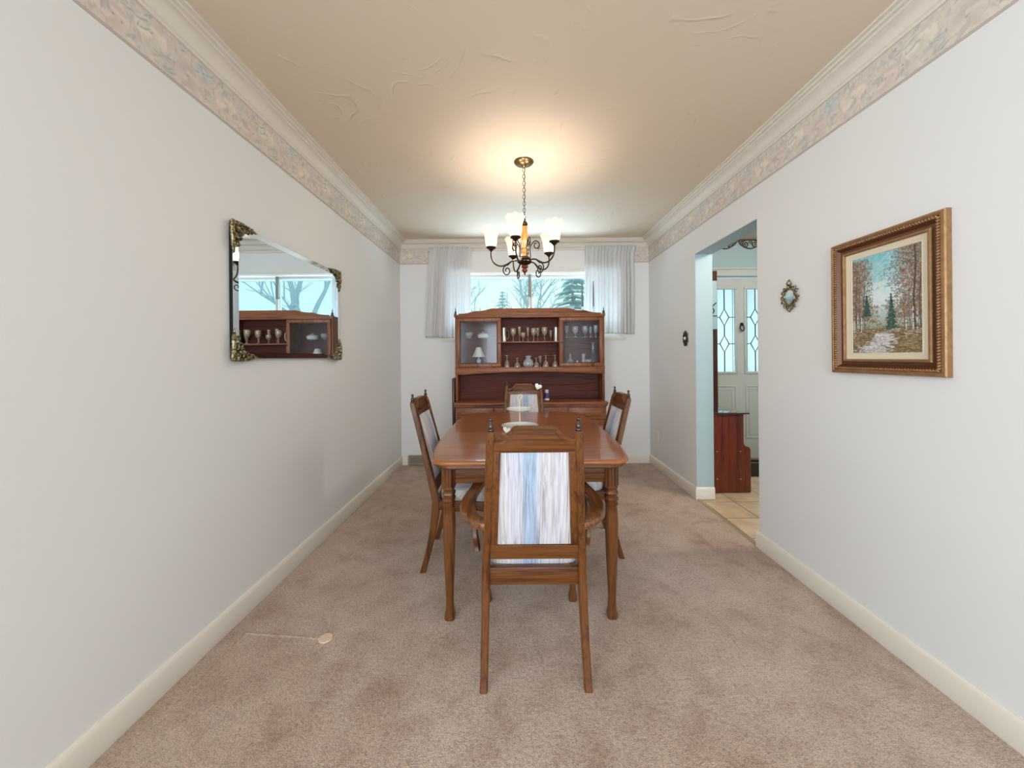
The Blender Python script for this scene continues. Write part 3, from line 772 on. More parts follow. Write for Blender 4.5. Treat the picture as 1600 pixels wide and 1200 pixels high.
    b = MB(); b.box(-hx(.37)+0.012, hx(.37)-0.012, 0.068, 0.092, 0.336, 0.401, 0.003); b.build('rear_seat_rail', M['wood_x'], ch)
    b = MB()
    for sx in (-1, 1):
        pts = [(0.05+0.04, 0.350), (0.13, 0.346), (0.17, 0.338), (0.30, 0.352), (0.42, 0.338), (0.46, 0.348), (y1, 0.350), (y1, 0.398), (0.07, 0.396)]
        def mp(q, sx=sx):
            t = (q[1]-0.07)/(y1-0.07); return (sx*(hx(.37)+(fw-hx(.37))*t)+q[0], q[1], q[2])
        b.prism(pts, 'x', -0.010, 0.010, mp, 0.002)
    pts = [(-fw, 0.346), (-fw+0.05, 0.344), (-fw+0.08, 0.334), (-0.10, 0.350), (0.10, 0.350), (fw-0.08, 0.334), (fw-0.05, 0.344), (fw, 0.346), (fw, 0.398), (-fw, 0.398)]
    b.prism(pts, 'y', y1-0.012, y1+0.012, None, 0.002); b.build('seat_frame', M['wood_x'], ch, smooth=30)
    # cushion
    b = MB(); n_ = 16; vs = []
    layers = [(0.395, 0.965), (0.402, 0.995), (0.425, 1.0), (0.446, 0.992)]
    def ol(s_):
        o = []
        for k in range(48):
            a = 2*PI*k/48; cx_, sy_ = math.cos(a), math.sin(a); ex = 0.24
            u = math.copysign(abs(cx_)**ex, cx_); v = math.copysign(abs(sy_)**ex, sy_)
            t = (v*s_+1)/2; hw = 0.176+(0.232-0.176)*t
            o.append((u*hw*s_, 0.30+v*0.205*s_))
        return o
    rings = [(z, ol(s_)) for z, s_ in layers]+[(0.455, ol(0.965)), (0.464, ol(0.88)), (0.472, ol(0.7)), (0.477, ol(0.4)), (0.478, ol(0.12))]
    for z, o in rings:
        for p in o: vs.append((p[0], p[1], z))
    fs = []
    for i in range(len(rings)-1):
        for k in range(48): fs.append((i*48+k, i*48+(k+1) % 48, (i+1)*48+(k+1) % 48, (i+1)*48+k))
    fs.append(tuple(range(48))[::-1]); fs.append(tuple((len(rings)-1)*48+k for k in range(48)))
    b.add(vs, fs); b.build('seat_cushion', M['fabric'], ch, smooth=60)
    for sx in (-1, 1):
        x, y = sx*0.210, 0.485
        MB().loft([(x, y, 0.0, .034, .034), (x, y, 0.012, .040, .040), (x, y, 0.030, .036, .036), (x, y, 0.06, .026, .026), (x, y, 0.12, .026, .026), (x, y, 0.30, .036, .036), (x, y, 0.345, .042, .042), (x, y, 0.404, .044, .044)]).build('front_leg', M['wood_z'], ch, smooth=40)
    if arms:
        for sx in (-1, 1):
            ctr = catmull([(0.172, 0.026, 0.583), (0.205, 0.045, 0.584), (0.245, 0.100, 0.586), (0.266, 0.180, 0.590), (0.264, 0.270, 0.594), (0.250, 0.360, 0.597), (0.240, 0.430, 0.598), (0.238, 0.475, 0.596)], 6)
            wd_ = [0.022, 0.026, 0.030, 0.031, 0.028, 0.026, 0.027, 0.026]
            b = MB(); fr = []
            for i, p in enumerate(ctr):
                a, c_ = ctr[max(0, i-1)], ctr[min(len(ctr)-1, i+1)]; t = (c_-a); t.z = 0; t.normalize(); nrm = Vector((t.y, -t.x, 0))
                k = i/(len(ctr)-1)*7; k0 = min(6, int(k)); hw = wd_[k0]+(wd_[k0+1]-wd_[k0])*(k-k0)
                if i == len(ctr)-1: hw *= 0.75
                fr.append((p, nrm*hw))
            vs, fs = [], []
            for (p, nv) in fr:
                for (u, v) in ((-0.8, -0.013), (0.8, -0.013), (1.0, -0.006), (1.0, 0.005), (0.8, 0.012), (0.0, 0.014), (-0.8, 0.012), (-1.0, 0.005), (-1.0, -0.006)):
                    q = p+nv*u; vs.append((sx*q.x, q.y, q.z+v))
            for i in range(len(fr)-1):
                for k in range(9): fs.append((i*9+k, i*9+(k+1) % 9, (i+1)*9+(k+1) % 9, (i+1)*9+k))
            fs.append(tuple(range(9))); fs.append(tuple((len(fr)-1)*9+k for k in range(9)))
            b.add(vs, fs); arm = b.build('arm', M['wood_y'], ch, smooth=45)
            sup = catmull([(0.234, 0.262, 0.372), (0.238, 0.266, 0.395), (0.243, 0.262, 0.43), (0.250, 0.290, 0.49), (0.256, 0.318, 0.54), (0.254, 0.33, 0.584)], 5)
            b = MB(); b.loft([(sx*p.x, p.y, p.z, 0.022, 0.034+0.012*abs(i/len(sup)-0.5)) for i, p in enumerate(sup)]); b.build('arm_support', M['wood_z'], ch, smooth=40)
    return ch
M['welt'] = mat('pinkish_welt', (208, 190, 180), .8)
G = 'dining chairs around the table'
arm_chair = make_chair(True, 'nearest dining chair, seen from behind, the only one showing curved wooden arms', G)
arm_chair.location = (0.067, 1.315, 0)
side = make_chair(False, 'dining chair at the left side of the table, seen in profile, facing right', G)
side.location = (-0.525, 2.235, 0); side.rotation_euler = (0, 0, R(-90))
c2 = copy_tree(side); c2.location = (0.628, 2.36, 0); c2.rotation_euler = (0, 0, R(90))
tag(c2, 'dining chair at the right side of the table, seen in profile, facing left')
c3 = copy_tree(side); c3.location = (0.078, 3.21, 0); c3.rotation_euler = (0, 0, R(180))
tag(c3, 'farthest dining chair, between table and hutch, with a white heart on its shoulder')

# ================================================================== THINGS ON THE TABLE
px, py, pz = 0.030, 2.335, 0.745
ts = empty('tiered_stand', (px, py, pz), 'two-tier white plate stand with a thin cream stem, on the middle of the table', 'serving stand')
def scallop_plate(cx, cy, cz, rad, n_, amp, name):
    b = MB(); seg = n_*8; vs, fs = [], []
    prof = [(0.0, 0.0), (0.45, 0.0), (0.55, 0.001), (0.8, 0.009), (1.0, 0.016), (1.0, 0.019), (0.8, 0.0125), (0.55, 0.005), (0.0, 0.004)]
    for (r_, h_) in prof:
        for k in range(seg):
            a = 2*PI*k/seg; rr = rad*r_*(1+amp*abs(math.sin(a*n_/2)) if r_ > 0.9 else 1)
            vs.append((cx+rr*math.cos(a), cy+rr*math.sin(a), cz+h_))
    for i in range(len(prof)-1):
        for k in range(seg): fs.append((i*seg+k, i*seg+(k+1) % seg, (i+1)*seg+(k+1) % seg, (i+1)*seg+k))
    bm_ = bmesh.new(); V = [bm_.verts.new(p) for p in vs]
    for f in fs: bm_.faces.new([V[i] for i in f])
    bmesh.ops.remove_doubles(bm_, verts=bm_.verts[:], dist=1e-5); b.bm(bm_)
    return b.build(name, M['white'], ts, smooth=50)
scallop_plate(px, py, pz+0.002, 0.112, 26, 0.05, 'lower_plate')
scallop_plate(px, py, pz+0.108, 0.083, 20, 0.03, 'upper_plate')
b = MB(); b.lathe([(0.010, 0.0), (0.012, 0.004), (0.005, 0.010), (0.0035, 0.02), (0.0035, 0.05), (0.006, 0.055), (0.0035, 0.06), (0.0035, 0.105), (0.008, 0.112), (0.004, 0.118), (0.003, 0.15), (0.003, 0.175)], (px, py, pz), 12)
b.build('stem', M['cream'], ts)
b = MB(); b.tube(catmull([(px, py, pz+0.170), (px-0.006, py, pz+0.180), (px-0.010, py, pz+0.195), (px-0.004, py, pz+0.210), (px+0.010, py, pz+0.214), (px+0.014, py, pz+0.204), (px+0.006, py, pz+0.192), (px+0.001, py, pz+0.178)], 5), 0.0028, 6)
b.build('ring_handle', M['cream'], ts)
def heart_pts(s):
    o = []
    for k in range(40):
        t = 2*PI*k/40; o.append((s*(16*math.sin(t)**3)/17, s*(13*math.cos(t)-5*math.cos(2*t)-2*math.cos(3*t)-math.cos(4*t))/17))
    return o
def heart(name, loc, s, m4, label, cat):
    t = empty(name, loc, label, cat)
    b = MB(); b.prism(heart_pts(s), 'y', -0.004, 0.004, lambda q: tuple(m4 @ Vector(q)), 0.0012)
    bb = MB(); bb.v = [(p[0]+loc[0], p[1]+loc[1], p[2]+loc[2]) for p in b.v]; bb.f = b.f
    pl = bb.build('heart_plate', M['white'], t)
    b = MB(); d = []
    for k in range(22):
        p = heart_pts(s*0.84)[int(k*40/22)]
        q = m4 @ Vector((p[0], -0.0045, p[1])); b.lathe([(0, -0.0012), (0.0012, 0), (0, 0.0012)], (q.x+loc[0], q.y+loc[1], q.z+loc[2]), 6)
    b.build('dotted_edge', M['linen'], t)
    return t
heart('heart_dish', (-0.052, 2.215, 0.757), 0.026, Matrix.Rotation(R(18), 4, 'Y') @ Matrix.Rotation(R(-48), 4, 'X'), 'small white heart-shaped dish with a dotted edge, beside the lower plate of the tiered stand', 'dish')
heart('heart_ornament', (0.206, 3.222, 0.938), 0.0335, Matrix.Rotation(R(22), 4, 'Y'), 'white heart-shaped ornament hung on the right shoulder of the farthest chair', 'ornament')
# ================================================================== HUTCH
HXc = 0.160; HYB = YB-0.080
hu = empty('china_hutch', (HXc, 3.87, 0), 'oak china hutch with glazed doors, open shelves and scalloped crest, under the dining window', 'china cabinet')
hW = 0.778; fy = 3.80
X0, X1 = HXc-hW, HXc+hW
def part(b, name, m, par=hu, **k): return b.build(name, m, par, **k)
zt, zc0 = 1.627, 1.085
# sides of the upper case
for sx, xa in ((-1, X0), (1, X1-0.022)):
    part(MB().box(xa, xa+0.022, fy, HYB, 0.745, zt, 0.002), 'side_panel', M['hutch_z'])
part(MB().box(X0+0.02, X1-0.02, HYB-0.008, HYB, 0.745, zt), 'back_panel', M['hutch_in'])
part(MB().box(X0-0.008, X1+0.008, fy-0.014, HYB, zt-0.004, zt+0.016, 0.004), 'top_board', M['hutch_x'])
dvx = (-0.157, 0.468)
for x in dvx: part(MB().box(x, x+0.018, fy+0.002, HYB-0.008, zc0, zt-0.004, 0.001), 'divider', M['hutch_z'])
part(MB().box(X0+0.022, X1-0.022, fy+0.004, HYB-0.008, zc0-0.018, zc0, 0.001), 'case_floor', M['hutch_x'])
part(MB().box(dvx[0]+0.018, dvx[1], fy+0.006, HYB-0.008, 1.350, 1.364, 0.002), 'shelf', M['hutch_x'])
for (xa, xb) in ((X0+0.022, dvx[0]), (dvx[1]+0.018, X1-0.022)):
    part(MB().box(xa+0.002, xb-0.002, fy+0.035, HYB-0.010, 1.398, 1.404), 'glass_shelf', M['cabinet_pane'])
# arched valance under the case
pts = [(X0+0.0, 1.020), (X0+0.10, 1.022)]
for k in range(13):
    t = k/12; x = X0+0.10+(2*hW-0.20)*t; pts.append((x, 1.022+0.024*math.sin(PI*t)**0.8))
pts += [(X1-0.10, 1.022), (X1, 1.020), (X1, 1.088), (X0, 1.088)]
pp = []
for p in pts:
    if not pp or (abs(p[0]-pp[-1][0])+abs(p[1]-pp[-1][1])) > 1e-5: pp.append(p)
part(MB().prism(pp, 'y', fy-0.006, fy+0.014, None, 0.002), 'valance', M['hutch_x'])
part(MB().box(X0-0.003, X1+0.003, fy-0.012, fy+0.004, 1.086, 1.096, 0.003), 'bead_moulding', M['hutch_x'])
part(MB().box(X0-0.003, X1+0.003, fy-0.012, fy+0.004, 1.612, 1.626, 0.003), 'bead_moulding', M['hutch_x'])
# scalloped crest
half = [(0.385, 1.7085), (0.400, 1.7075), (0.425, 1.702), (0.45, 1.694), (0.485, 1.687), (0.525, 1.6835), (0.56, 1.683), (0.585, 1.680), (0.615, 1.671), (0.65, 1.662), (0.70, 1.657), (0.740, 1.656), (0.742, 1.643)]
pts = [(HXc+x, z) for x, z in half]+[(HXc-x, z) for x, z in half[::-1]]
part(MB().prism([(p[0], p[1]) for p in pts], 'y', fy-0.008, fy+0.012, None, 0.003), 'crest', M['hutch_x'])
for sx in (-1, 1):
    c = (HXc+sx*(hW-0.006), fy+0.005, zt+0.016)
    part(MB().box(c[0]-0.014, c[0]+0.014, c[1]-0.014, c[1]+0.014, zt+0.016, zt+0.030, 0.003).lathe([(0.012, 0.012), (0.010, 0.018), (0.0125, 0.024), (0.012, 0.030), (0.006, 0.038), (0.004, 0.044), (0.0055, 0.050), (0.004, 0.060), (0.002, 0.072), (0.0, 0.078)], c, 14), 'finial', M['finial'])
def glass_door(xa, xb, za, zb, knobx):
    w_ = 0.034; b = MB(); y0, y1 = fy-0.016, fy+0.002
    b.box(xa, xb, y0, y1, zb-w_, zb, 0.004); b.box(xa, xb, y0, y1, za, za+w_, 0.004)
    b.box(xa, xa+w_, y0, y1, za+w_-0.004, zb-w_+0.004, 0.004); b.box(xb-w_, xb, y0, y1, za+w_-0.004, zb-w_+0.004, 0.004)
    d = part(b, 'door', M['hutch_z'])
    b = MB(); i = w_-0.001; k_ = 0.010
    b.box(xa+i, xb-i, y0+0.004, y1, zb-i-k_, zb-i, 0.002); b.box(xa+i, xb-i, y0+0.004, y1, za+i, za+i+k_, 0.002)
    b.box(xa+i, xa+i+k_, y0+0.004, y1, za+i+k_, zb-i-k_, 0.002); b.box(xb-i-k_, xb-i, y0+0.004, y1, za+i+k_, zb-i-k_, 0.002)
    part(b, 'glazing_strip', M['dark_wood'], d)
    part(MB().box(xa+i+0.004, xb-i-0.004, y1-0.008, y1-0.005, za+i+0.004, zb-i-0.004), 'pane', M['cabinet_pane'], d)
    part(MB().lathe([(0.004, 0.0), (0.004, -0.008), (0.008, -0.012), (0.009, -0.017), (0.0, -0.020)], (knobx, y0, (za+zb)/2-0.01), 12, 'y'), 'knob', M['bronze'], d)
glass_door(X0+0.016, dvx[0]+0.016, 1.100, 1.609, dvx[0]+0.002)
glass_door(dvx[1]+0.002, X1-0.016, 1.100, 1.609, dvx[1]+0.016)
# base cabinet
BW = 0.775; by = 3.66; b0, b1 = HXc-BW, HXc+BW
b = MB(); b.box(b0, b1, by-0.015, HYB, 0.718, 0.745, 0.007, 3); part(b, 'worktop', M['hutch_x'])
b = MB(); b.box(b0+0.015, b0+0.035, by+0.012, HYB, 0.0, 0.716); b.box(b1-0.035, b1-0.015, by+0.012, HYB, 0.0, 0.716)
b.box(b0+0.03, b1-0.03, by+0.018, HYB, 0.06, 0.08); b.box(b0+0.03, b1-0.03, HYB-0.01, HYB, 0.08, 0.716); b.box(b0+0.015, b1-0.015, by+0.012, by+0.03, 0.69, 0.716); b.box(b0+0.03, b1-0.03, by+0.018, by+0.03, 0.08, 0.69)
b.box(b0+0.005, b1-0.005, by+0.002, by+0.03, 0.0, 0.075, 0.006)
part(b, 'base_cabinet', M['hutch_z'])
part(MB().box(b0+0.006, b1-0.006, by-0.004, by+0.02, 0.700, 0.7175, 0.004), 'under_top_moulding', M['hutch_x'])
nd = 4; ww = (2*BW-0.06)/nd
for k in range(nd):
    xa = b0+0.03+k*ww+0.006; xb = xa+ww-0.012
    b = MB(); b.box(xa, xb, by-0.003, by+0.017, 0.575, 0.690, 0.005); b.box(xa+0.035, xb-0.035, by-0.008, by, 0.605, 0.660, 0.004)
    d = part(b, 'drawer', M['hutch_x'])
    b = MB(); b.tube([((xa+xb)/2-0.035, by-0.004, 0.635), ((xa+xb)/2-0.03, by-0.022, 0.625), ((xa+xb)/2+0.03, by-0.022, 0.625), ((xa+xb)/2+0.035, by-0.004, 0.635)], 0.004, 8); part(b, 'drawer_pull', M['brass'], d)
    b = MB(); ringbox(b, xa, xb, 0.085, 0.562, 0.055, by-0.003, by+0.017, 0.004); b.box(xa+0.05, xb-0.05, by+0.004, by+0.014, 0.135, 0.512); b.box(xa+0.078, xb-0.078, by-0.002, by+0.008, 0.163, 0.484, 0.005)
    d = part(b, 'cupboard_door', M['hutch_z'])
    part(MB().lathe([(0.004, 0.0), (0.004, -0.010), (0.010, -0.014), (0.010, -0.018), (0.0, -0.022)], ((xb-0.02) if k % 2 == 0 else (xa+0.02), by-0.003, 0.42), 12, 'y'), 'knob', M['brass'], d)
# spare leaf leaning between hutch and wall
b = MB(); b.prism([(3.77, 0.0), (4.06, 0.0), (4.06, 0.985), (3.77, 0.985)], 'x', b0-0.034, b0-0.010, None, 0.003)
b.build('table_leaf', M['dark_wood'], org=(b0-0.02, 3.92, 0), label='dark spare table leaf stored upright against the left side of the hutch', cat='table leaf')

# ================================================================== GLASSWARE
def ware(name, prof, pos, m, label, group, cat='glass', seg=18, handle=None, squash=1.0, org=None):
    """thin-walled lathe; prof outer profile list bottom->top; inner wall added"""
    x, y, z = pos; t = 0.0016
    inner = [(max(0.0, r-t), h) for r, h in prof if h > prof[-1][1]*0.38][::-1]
    P = [(0, 0.0)]+prof
    if inner: P += inner+[(0, inner[-1][1])]
    b = MB(); b.lathe(P, (x, y, z), seg, close=False, squash=squash)
    if handle:
        r, h0, h1 = handle
        b.tube(catmull([(x+r*0.9, y, z+h1), (x+r+0.018, y, z+h1-0.004), (x+r+0.024, y, z+(h0+h1)/2), (x+r+0.015, y, z+h0+0.005), (x+r*0.9, y, z+h0)], 4), 0.0036, 7)
    return b.build(name, m, org=(x, y, z), label=label, cat=cat, group=group, smooth=50)
def goblet(h, r, stem=0.45, foot=0.8):
    s = h*stem
    return [(r*foot, 0.0), (r*foot, 0.003), (r*0.25, 0.008), (0.0045, 0.014), (0.0040, s*0.45), (0.0085, s*0.55), (0.0042, s*0.66), (0.0055, s*0.9), (r*0.55, s+0.004), (r*0.9, s+(h-s)*0.30), (r, s+(h-s)*0.60), (r*0.94, h)]
def flute(h, r): return [(r*0.9, 0.0), (r*0.9, 0.003), (0.004, 0.012), (0.004, h*0.35), (r*0.5, h*0.42), (r*0.85, h*0.65), (r, h)]
def inverted(h, r):   # goblet stored upside down
    return [(a, h-b_) for a, b_ in goblet(h, r)][::-1]
def mug(h, r): return [(r, 0.0), (r*1.02, 0.004), (r*0.94, 0.012), (r*0.90, h*0.5), (r*0.86, h*0.96), (r*0.9, h)]
def tumbler(h, r): return [(r*0.8, 0.0), (r*0.84, 0.004), (r*0.9, h*0.5), (r, h)]
def decanter(h, r): return [(r*0.8, 0.0), (r, 0.006), (r, h*0.32), (r*0.75, h*0.5), (r*0.26, h*0.64), (r*0.24, h*0.76), (r*0.42, h*0.8), (r*0.2, h*0.83), (r*0.34, h*0.92), (0.001, h)]
sy = 3.895; zs = 1.364; A, C = M['amber_glass'], M['crystal']
GU = 'glasses on the open upper shelf of the hutch'
def sxp(px_, y=sy): return (px_-804)/570*y
ware('tankard', mug(0.150, 0.030), (sxp(787.5), sy, zs), M['pewter'], 'tall silvery tankard at the left end of the open upper shelf of the hutch', None, 'mug', handle=(0.030, 0.03, 0.12))
ware('tankard', mug(0.152, 0.030), (sxp(869), sy, zs), M['pewter'], 'tall silvery tankard at the right end of the open upper shelf of the hutch', None, 'mug', handle=None)
items = [(802, 0.140, .030, 'g', 'stemmed goblet just right of the left tankard on the upper shelf'), (812, 0.165, .020, 'f', 'tall slim flute, second glass from the left tankard on the upper shelf'),
         (817.5, 0.095, .027, 'g', 'short goblet in front of the two flutes on the upper shelf'), (825, 0.155, .019, 'f', 'slim flute at the middle of the upper shelf'),
         (834, 0.140, .030, 'g', 'goblet right of the middle flute on the upper shelf'), (840.5, 0.150, .020, 'f', 'slim flute between the two right-hand goblets of the upper shelf'),
         (851, 0.150, .031, 'g', 'large goblet left of the right-hand tankard on the upper shelf'), (861, 0.120, .019, 'f', 'small flute beside the right-hand tankard on the upper shelf')]
for i, (px_, h, r, k, lb) in enumerate(items):
    yy = sy+(0.05 if k == 'f' else -0.035)
    ware('goblet' if k == 'g' else 'flute_glass', goblet(h, r) if k == 'g' else flute(h, r), (sxp(px_, yy), yy, zs), A, lb, GU)
zs2 = zc0+0.001
GL = 'glasses on the open lower shelf of the hutch'
items = [(792, 0.135, .027, 'i', 'upturned stemmed glass at the left end of the lower shelf'), (808, 0.105, .030, 'i', 'short upturned glass, second from the left on the lower shelf'),
         (838, 0.108, .028, 'i', 'short upturned glass right of the round glass jug on the lower shelf'), (844, 0.125, .020, 'f', 'slim glass behind the short upturned glass right of the jug'),
         (852.7, 0.130, .030, 'i', 'tall upturned glass, second from the right on the lower shelf'), (867.3, 0.130, .028, 'i', 'tall upturned glass at the right end of the lower shelf')]
for i, (px_, h, r, k, lb) in enumerate(items):
    yy = sy+(0.06 if k == 'f' else -0.02)
    ware('goblet' if k == 'i' else 'flute_glass', inverted(h, r) if k == 'i' else flute(h, r), (sxp(px_, yy), yy, zs2), A, lb, GL)
ware('glass_jug', [(0.030, 0), (0.036, 0.006), (0.052, 0.03), (0.054, 0.05), (0.044, 0.078), (0.026, 0.096), (0.024, 0.106), (0.036, 0.116), (0.034, 0.124), (0.014, 0.130), (0.006, 0.134)], (sxp(825.3), sy-0.01, zs2), C, 'round lidded glass jug in the middle of the open lower shelf', None, 'jug', 24)
# right cabinet
zg = 1.405; GR = 'glassware on the glass shelf behind the right door of the hutch'
for (px_, h, r, k, lb) in ((885.5, 0.125, .022, 'f', 'slim crystal flute at the left end of the glass shelf behind the right door'), (899, 0.118, .032, 'g', 'cut crystal goblet, second from the left behind the right door'),
                           (914.5, 0.120, .034, 'g', 'widest crystal goblet in the middle of the shelf behind the right door'), (923, 0.115, .020, 'f', 'slim flute between the widest goblet and the rightmost goblet behind the right door'), (931, 0.128, .026, 'g', 'rightmost crystal goblet on the shelf behind the right door')):
    yy = sy+(0.04 if k == 'f' else 0.0)
    ware('crystal_goblet' if k == 'g' else 'flute_glass', goblet(h, r, .35, .9) if k == 'g' else flute(h, r), (sxp(px_, yy), yy, zg), C, lb, GR)
ware('decanter', decanter(0.150, 0.036), (sxp(891), sy, zs2), C, 'crystal decanter with stopper, bottom left behind the right door', None, 'decanter')
ware('cream_jug', [(0.018, 0), (0.024, 0.006), (0.028, 0.05), (0.018, 0.10), (0.022, 0.145)], (sxp(912.5), sy+0.03, zs2), C, 'slim glass jug behind the tumbler, lower half of the right cabinet', None, 'jug')
ware('tumbler', tumbler(0.085, 0.030), (sxp(918), sy-0.05, zs2), C, 'short cut glass tumbler left of the tall bluish vase', None, 'glass')
ware('glass_vase', [(0.036, 0), (0.038, 0.006), (0.034, 0.08), (0.022, 0.15), (0.018, 0.24), (0.022, 0.27)], (sxp(928.5), sy+0.055, zs2), M['blue_glass'], 'tall pale blue glass vase at the right side behind the right door', None, 'vase')
t = empty('candle_dish', (sxp(902), sy-0.04, zs2), 'silvery dish holding two short white candles behind the right door', 'candle holder')
cx_, cy_ = sxp(902), sy-0.04
MB().lathe([(0, 0), (0.032, 0), (0.044, 0.010), (0.042, 0.012), (0.030, 0.004), (0, 0.004)], (cx_, cy_, zs2), 22, close=False).build('dish', M['pewter'], t)
MB().lathe([(0, 0.004), (0.008, 0.004), (0.008, 0.070), (0, 0.072)], (cx_-0.008, cy_, zs2), 12, close=False).build('candle', M['white'], t)
MB().lathe([(0, 0.004), (0.009, 0.004), (0.009, 0.035), (0, 0.037)], (cx_+0.016, cy_, zs2), 12, close=False).build('candle', M['white'], t)
# left cabinet
lx, ly = sxp(748, 3.935), 3.935
t = empty('reflected_lamp', (lx, ly, zs2), 'lamp reflection modelled as a small white pleated-shade lamp inside the left glazed door', 'lamp')  # stands in for a lamp reflected in the door glass, built solid
MB().lathe([(0, 0), (0.034, 0.0), (0.036, 0.006), (0.014, 0.014), (0.010, 0.03), (0.022, 0.055), (0.026, 0.075), (0.012, 0.10), (0.006, 0.115), (0.005, 0.15)], (lx, ly, zs2+0.004), 18, close=False).build('lamp_base', M['white'], t)
b = MB(); seg = 48; vs = []; pf = [(0.070, 0.118), (0.058, 0.140), (0.044, 0.170), (0.032, 0.205), (0.026, 0.222)]
for (r, h) in pf:
    for k in range(seg):
        a = 2*PI*k/seg; rr = r*(1+0.035*(1 if k % 4 < 2 else -1)); vs.append((lx+rr*math.cos(a), ly+rr*math.sin(a), zs2+h))
fs = [(i*seg+k, i*seg+(k+1) % seg, (i+1)*seg+(k+1) % seg, (i+1)*seg+k) for i in range(len(pf)-1) for k in range(seg)]
fs.append(tuple((len(pf)-1)*seg+k for k in range(seg)))
b.add(vs, fs).build('lamp_shade', M['plastic'], t)
ware('platter', [(0.05, 0), (0.07, 0.004), (0.094, 0.022), (0.094, 0.026)], (sxp(757, 3.862), 3.862, zs2), M['white'], 'white oval platter in front of the reflected lamp behind the left door', None, 'platter', 30, squash=0.6)
for i, px_ in enumerate((725.5, 729.5, 734)):
    ware('small_figurine', [(0.008, 0), (0.009, 0.004), (0.004, 0.012), (0.007, 0.022), (0.003, 0.028), (0.006, 0.036), (0.0, 0.042)], (sxp(px_, 3.85), 3.85, zs2), M['white'], ['leftmost', 'middle one', 'rightmost'][i]+' of three tiny white figurines beside the platter behind the left door', 'three tiny white figurines behind the left door', 'figurine', 10)
ware('lidded_dish', [(0.04, 0), (0.058, 0.006), (0.062, 0.03), (0.064, 0.036), (0.050, 0.048), (0.016, 0.058), (0.006, 0.064), (0.006, 0.070)], (sxp(755, 3.93), 3.93, zg), M['white'], 'white lidded dish on the glass shelf behind the left door', None, 'dish', 26)
ware('crystal_bowl', [(0.02, 0), (0.024, 0.006), (0.040, 0.03), (0.046, 0.062)], (sxp(733, 3.90), 3.90, zg), C, 'cut crystal bowl at the left of the glass shelf behind the left door', None, 'bowl')
# bottle on the worktop
bx, byy, bz = 0.328, 3.74, 0.7455
t = empty('hand_lotion_bottle', (bx, byy, bz), 'little purple bottle with a pale cap on the hutch worktop, right of the farthest chair', 'bottle')
MB().lathe([(0, 0), (0.020, 0), (0.024, 0.004), (0.024, 0.075), (0.018, 0.084), (0.0, 0.084)], (bx, byy, bz), 20, close=False).build('bottle_body', M['purple'], t)
MB().lathe([(0, 0.083), (0.017, 0.084), (0.020, 0.090), (0.020, 0.112), (0.014, 0.118), (0, 0.118)], (bx-0.001, byy, bz), 18, close=False).build('cap', mat('lilac_cap', (206, 204, 222), .3), t)
MB().lathe([(0.0245, 0.012), (0.0245, 0.030)], (bx, byy, bz), 20, close=False).build('label_band', M['white'], t)
# candlesticks on top of the hutch
for i, (px_, lb) in enumerate(((910.5, 'left one of two tall grey taper candles in clear holders on top of the hutch'), (928, 'right one of two tall grey taper candles in clear holders on top of the hutch'))):
    cy_ = 3.95; cx_ = (px_-804)/570*cy_; z0 = zt+0.016
    t = empty('candlestick', (cx_, cy_, z0), lb, 'candlestick', 'taper candles on top of the hutch')
    MB().lathe([(0, 0), (0.026, 0), (0.026, 0.004), (0.010, 0.012), (0.006, 0.03), (0.010, 0.045), (0.006, 0.06), (0.008, 0.078), (0.012, 0.090), (0.012, 0.100), (0, 0.098)], (cx_, cy_, z0), 18, close=False).build('holder', C, t)
    MB().lathe([(0, 0.098), (0.0095, 0.098), (0.0085, 0.20), (0.006, 0.33), (0.003, 0.372), (0.0, 0.375)], (cx_, cy_, z0), 12, close=False).build('taper_candle', mat('slate_grey_wax', (112, 116, 112), .45), t)

# ================================================================== CURTAINS
cr = MB(); yc = 4.078
cr.box(-0.97, 1.345, YB-0.013, YB-0.001, 2.395, 2.415, 0.003)
cr.build('curtain_rod', M['crown'], org=(0.18, yc, 2.39), label='slim white traverse rod above the dining window, carrying both curtains', cat='curtain rod')
def curtain(xtop, xbot, zt_, zb_, seed, label):
    r = random.Random(seed); U, V = 220, 44; P = []
    ph = [r.uniform(0, 6.28) for _ in range(6)]; org = ((xbot[0]+xbot[1])/2, yc-0.015, zb_)
    nf = 13
    for j in range(V+1):
        v = j/V; z = zt_-(zt_-zb_)*v
        for i in range(U+1):
            u = i/U
            head = max(0, 1-v/0.10); waist = math.exp(-((v-0.10)/0.05)**2)
            x0 = xtop[0]+(xbot[0]-xtop[0])*min(1, v*1.1); x1 = xtop[1]+(xbot[1]-xtop[1])*min(1, v*2.2)+0.028*head-0.012*waist*0
            uu = u+0.022*math.sin(u*14+ph[0])+0.006*math.sin(v*3+u*31+ph[1])*v
            fold = math.sin(uu*nf*2*PI+ph[2]+0.6*math.sin(v*2.2+ph[3]))
            fold2 = math.sin(uu*nf*2*PI*2.37+ph[4])
            amp = 0.016+0.010*v; amp *= (0.55+0.45*math.sin(u*7+ph[5])**2) if v > 0.12 else 0.8
            sh = math.copysign(abs(fold)**(0.7 if v > .1 else .45), fold)
            y = yc-0.023+amp*sh*0.72+0.003*fold2*(0.4+v)
            z2 = z-0.004*math.sin(u*9+ph[1])*v+(0.006*math.sin(u*nf*2*PI+1) if j == 0 else 0)
            P.append((x0+(x1-x0)*u+0.006*math.cos(uu*nf*2*PI)*(1-head), y, z2))
    fs = [(j*(U+1)+i, j*(U+1)+i+1, (j+1)*(U+1)+i+1, (j+1)*(U+1)+i) for j in range(V) for i in range(U)]
    o = MB().add(P, fs).build('curtain', M['curtain'], org=org, label=label, cat='curtain', group='curtains of the dining window', smooth=180)
    return o
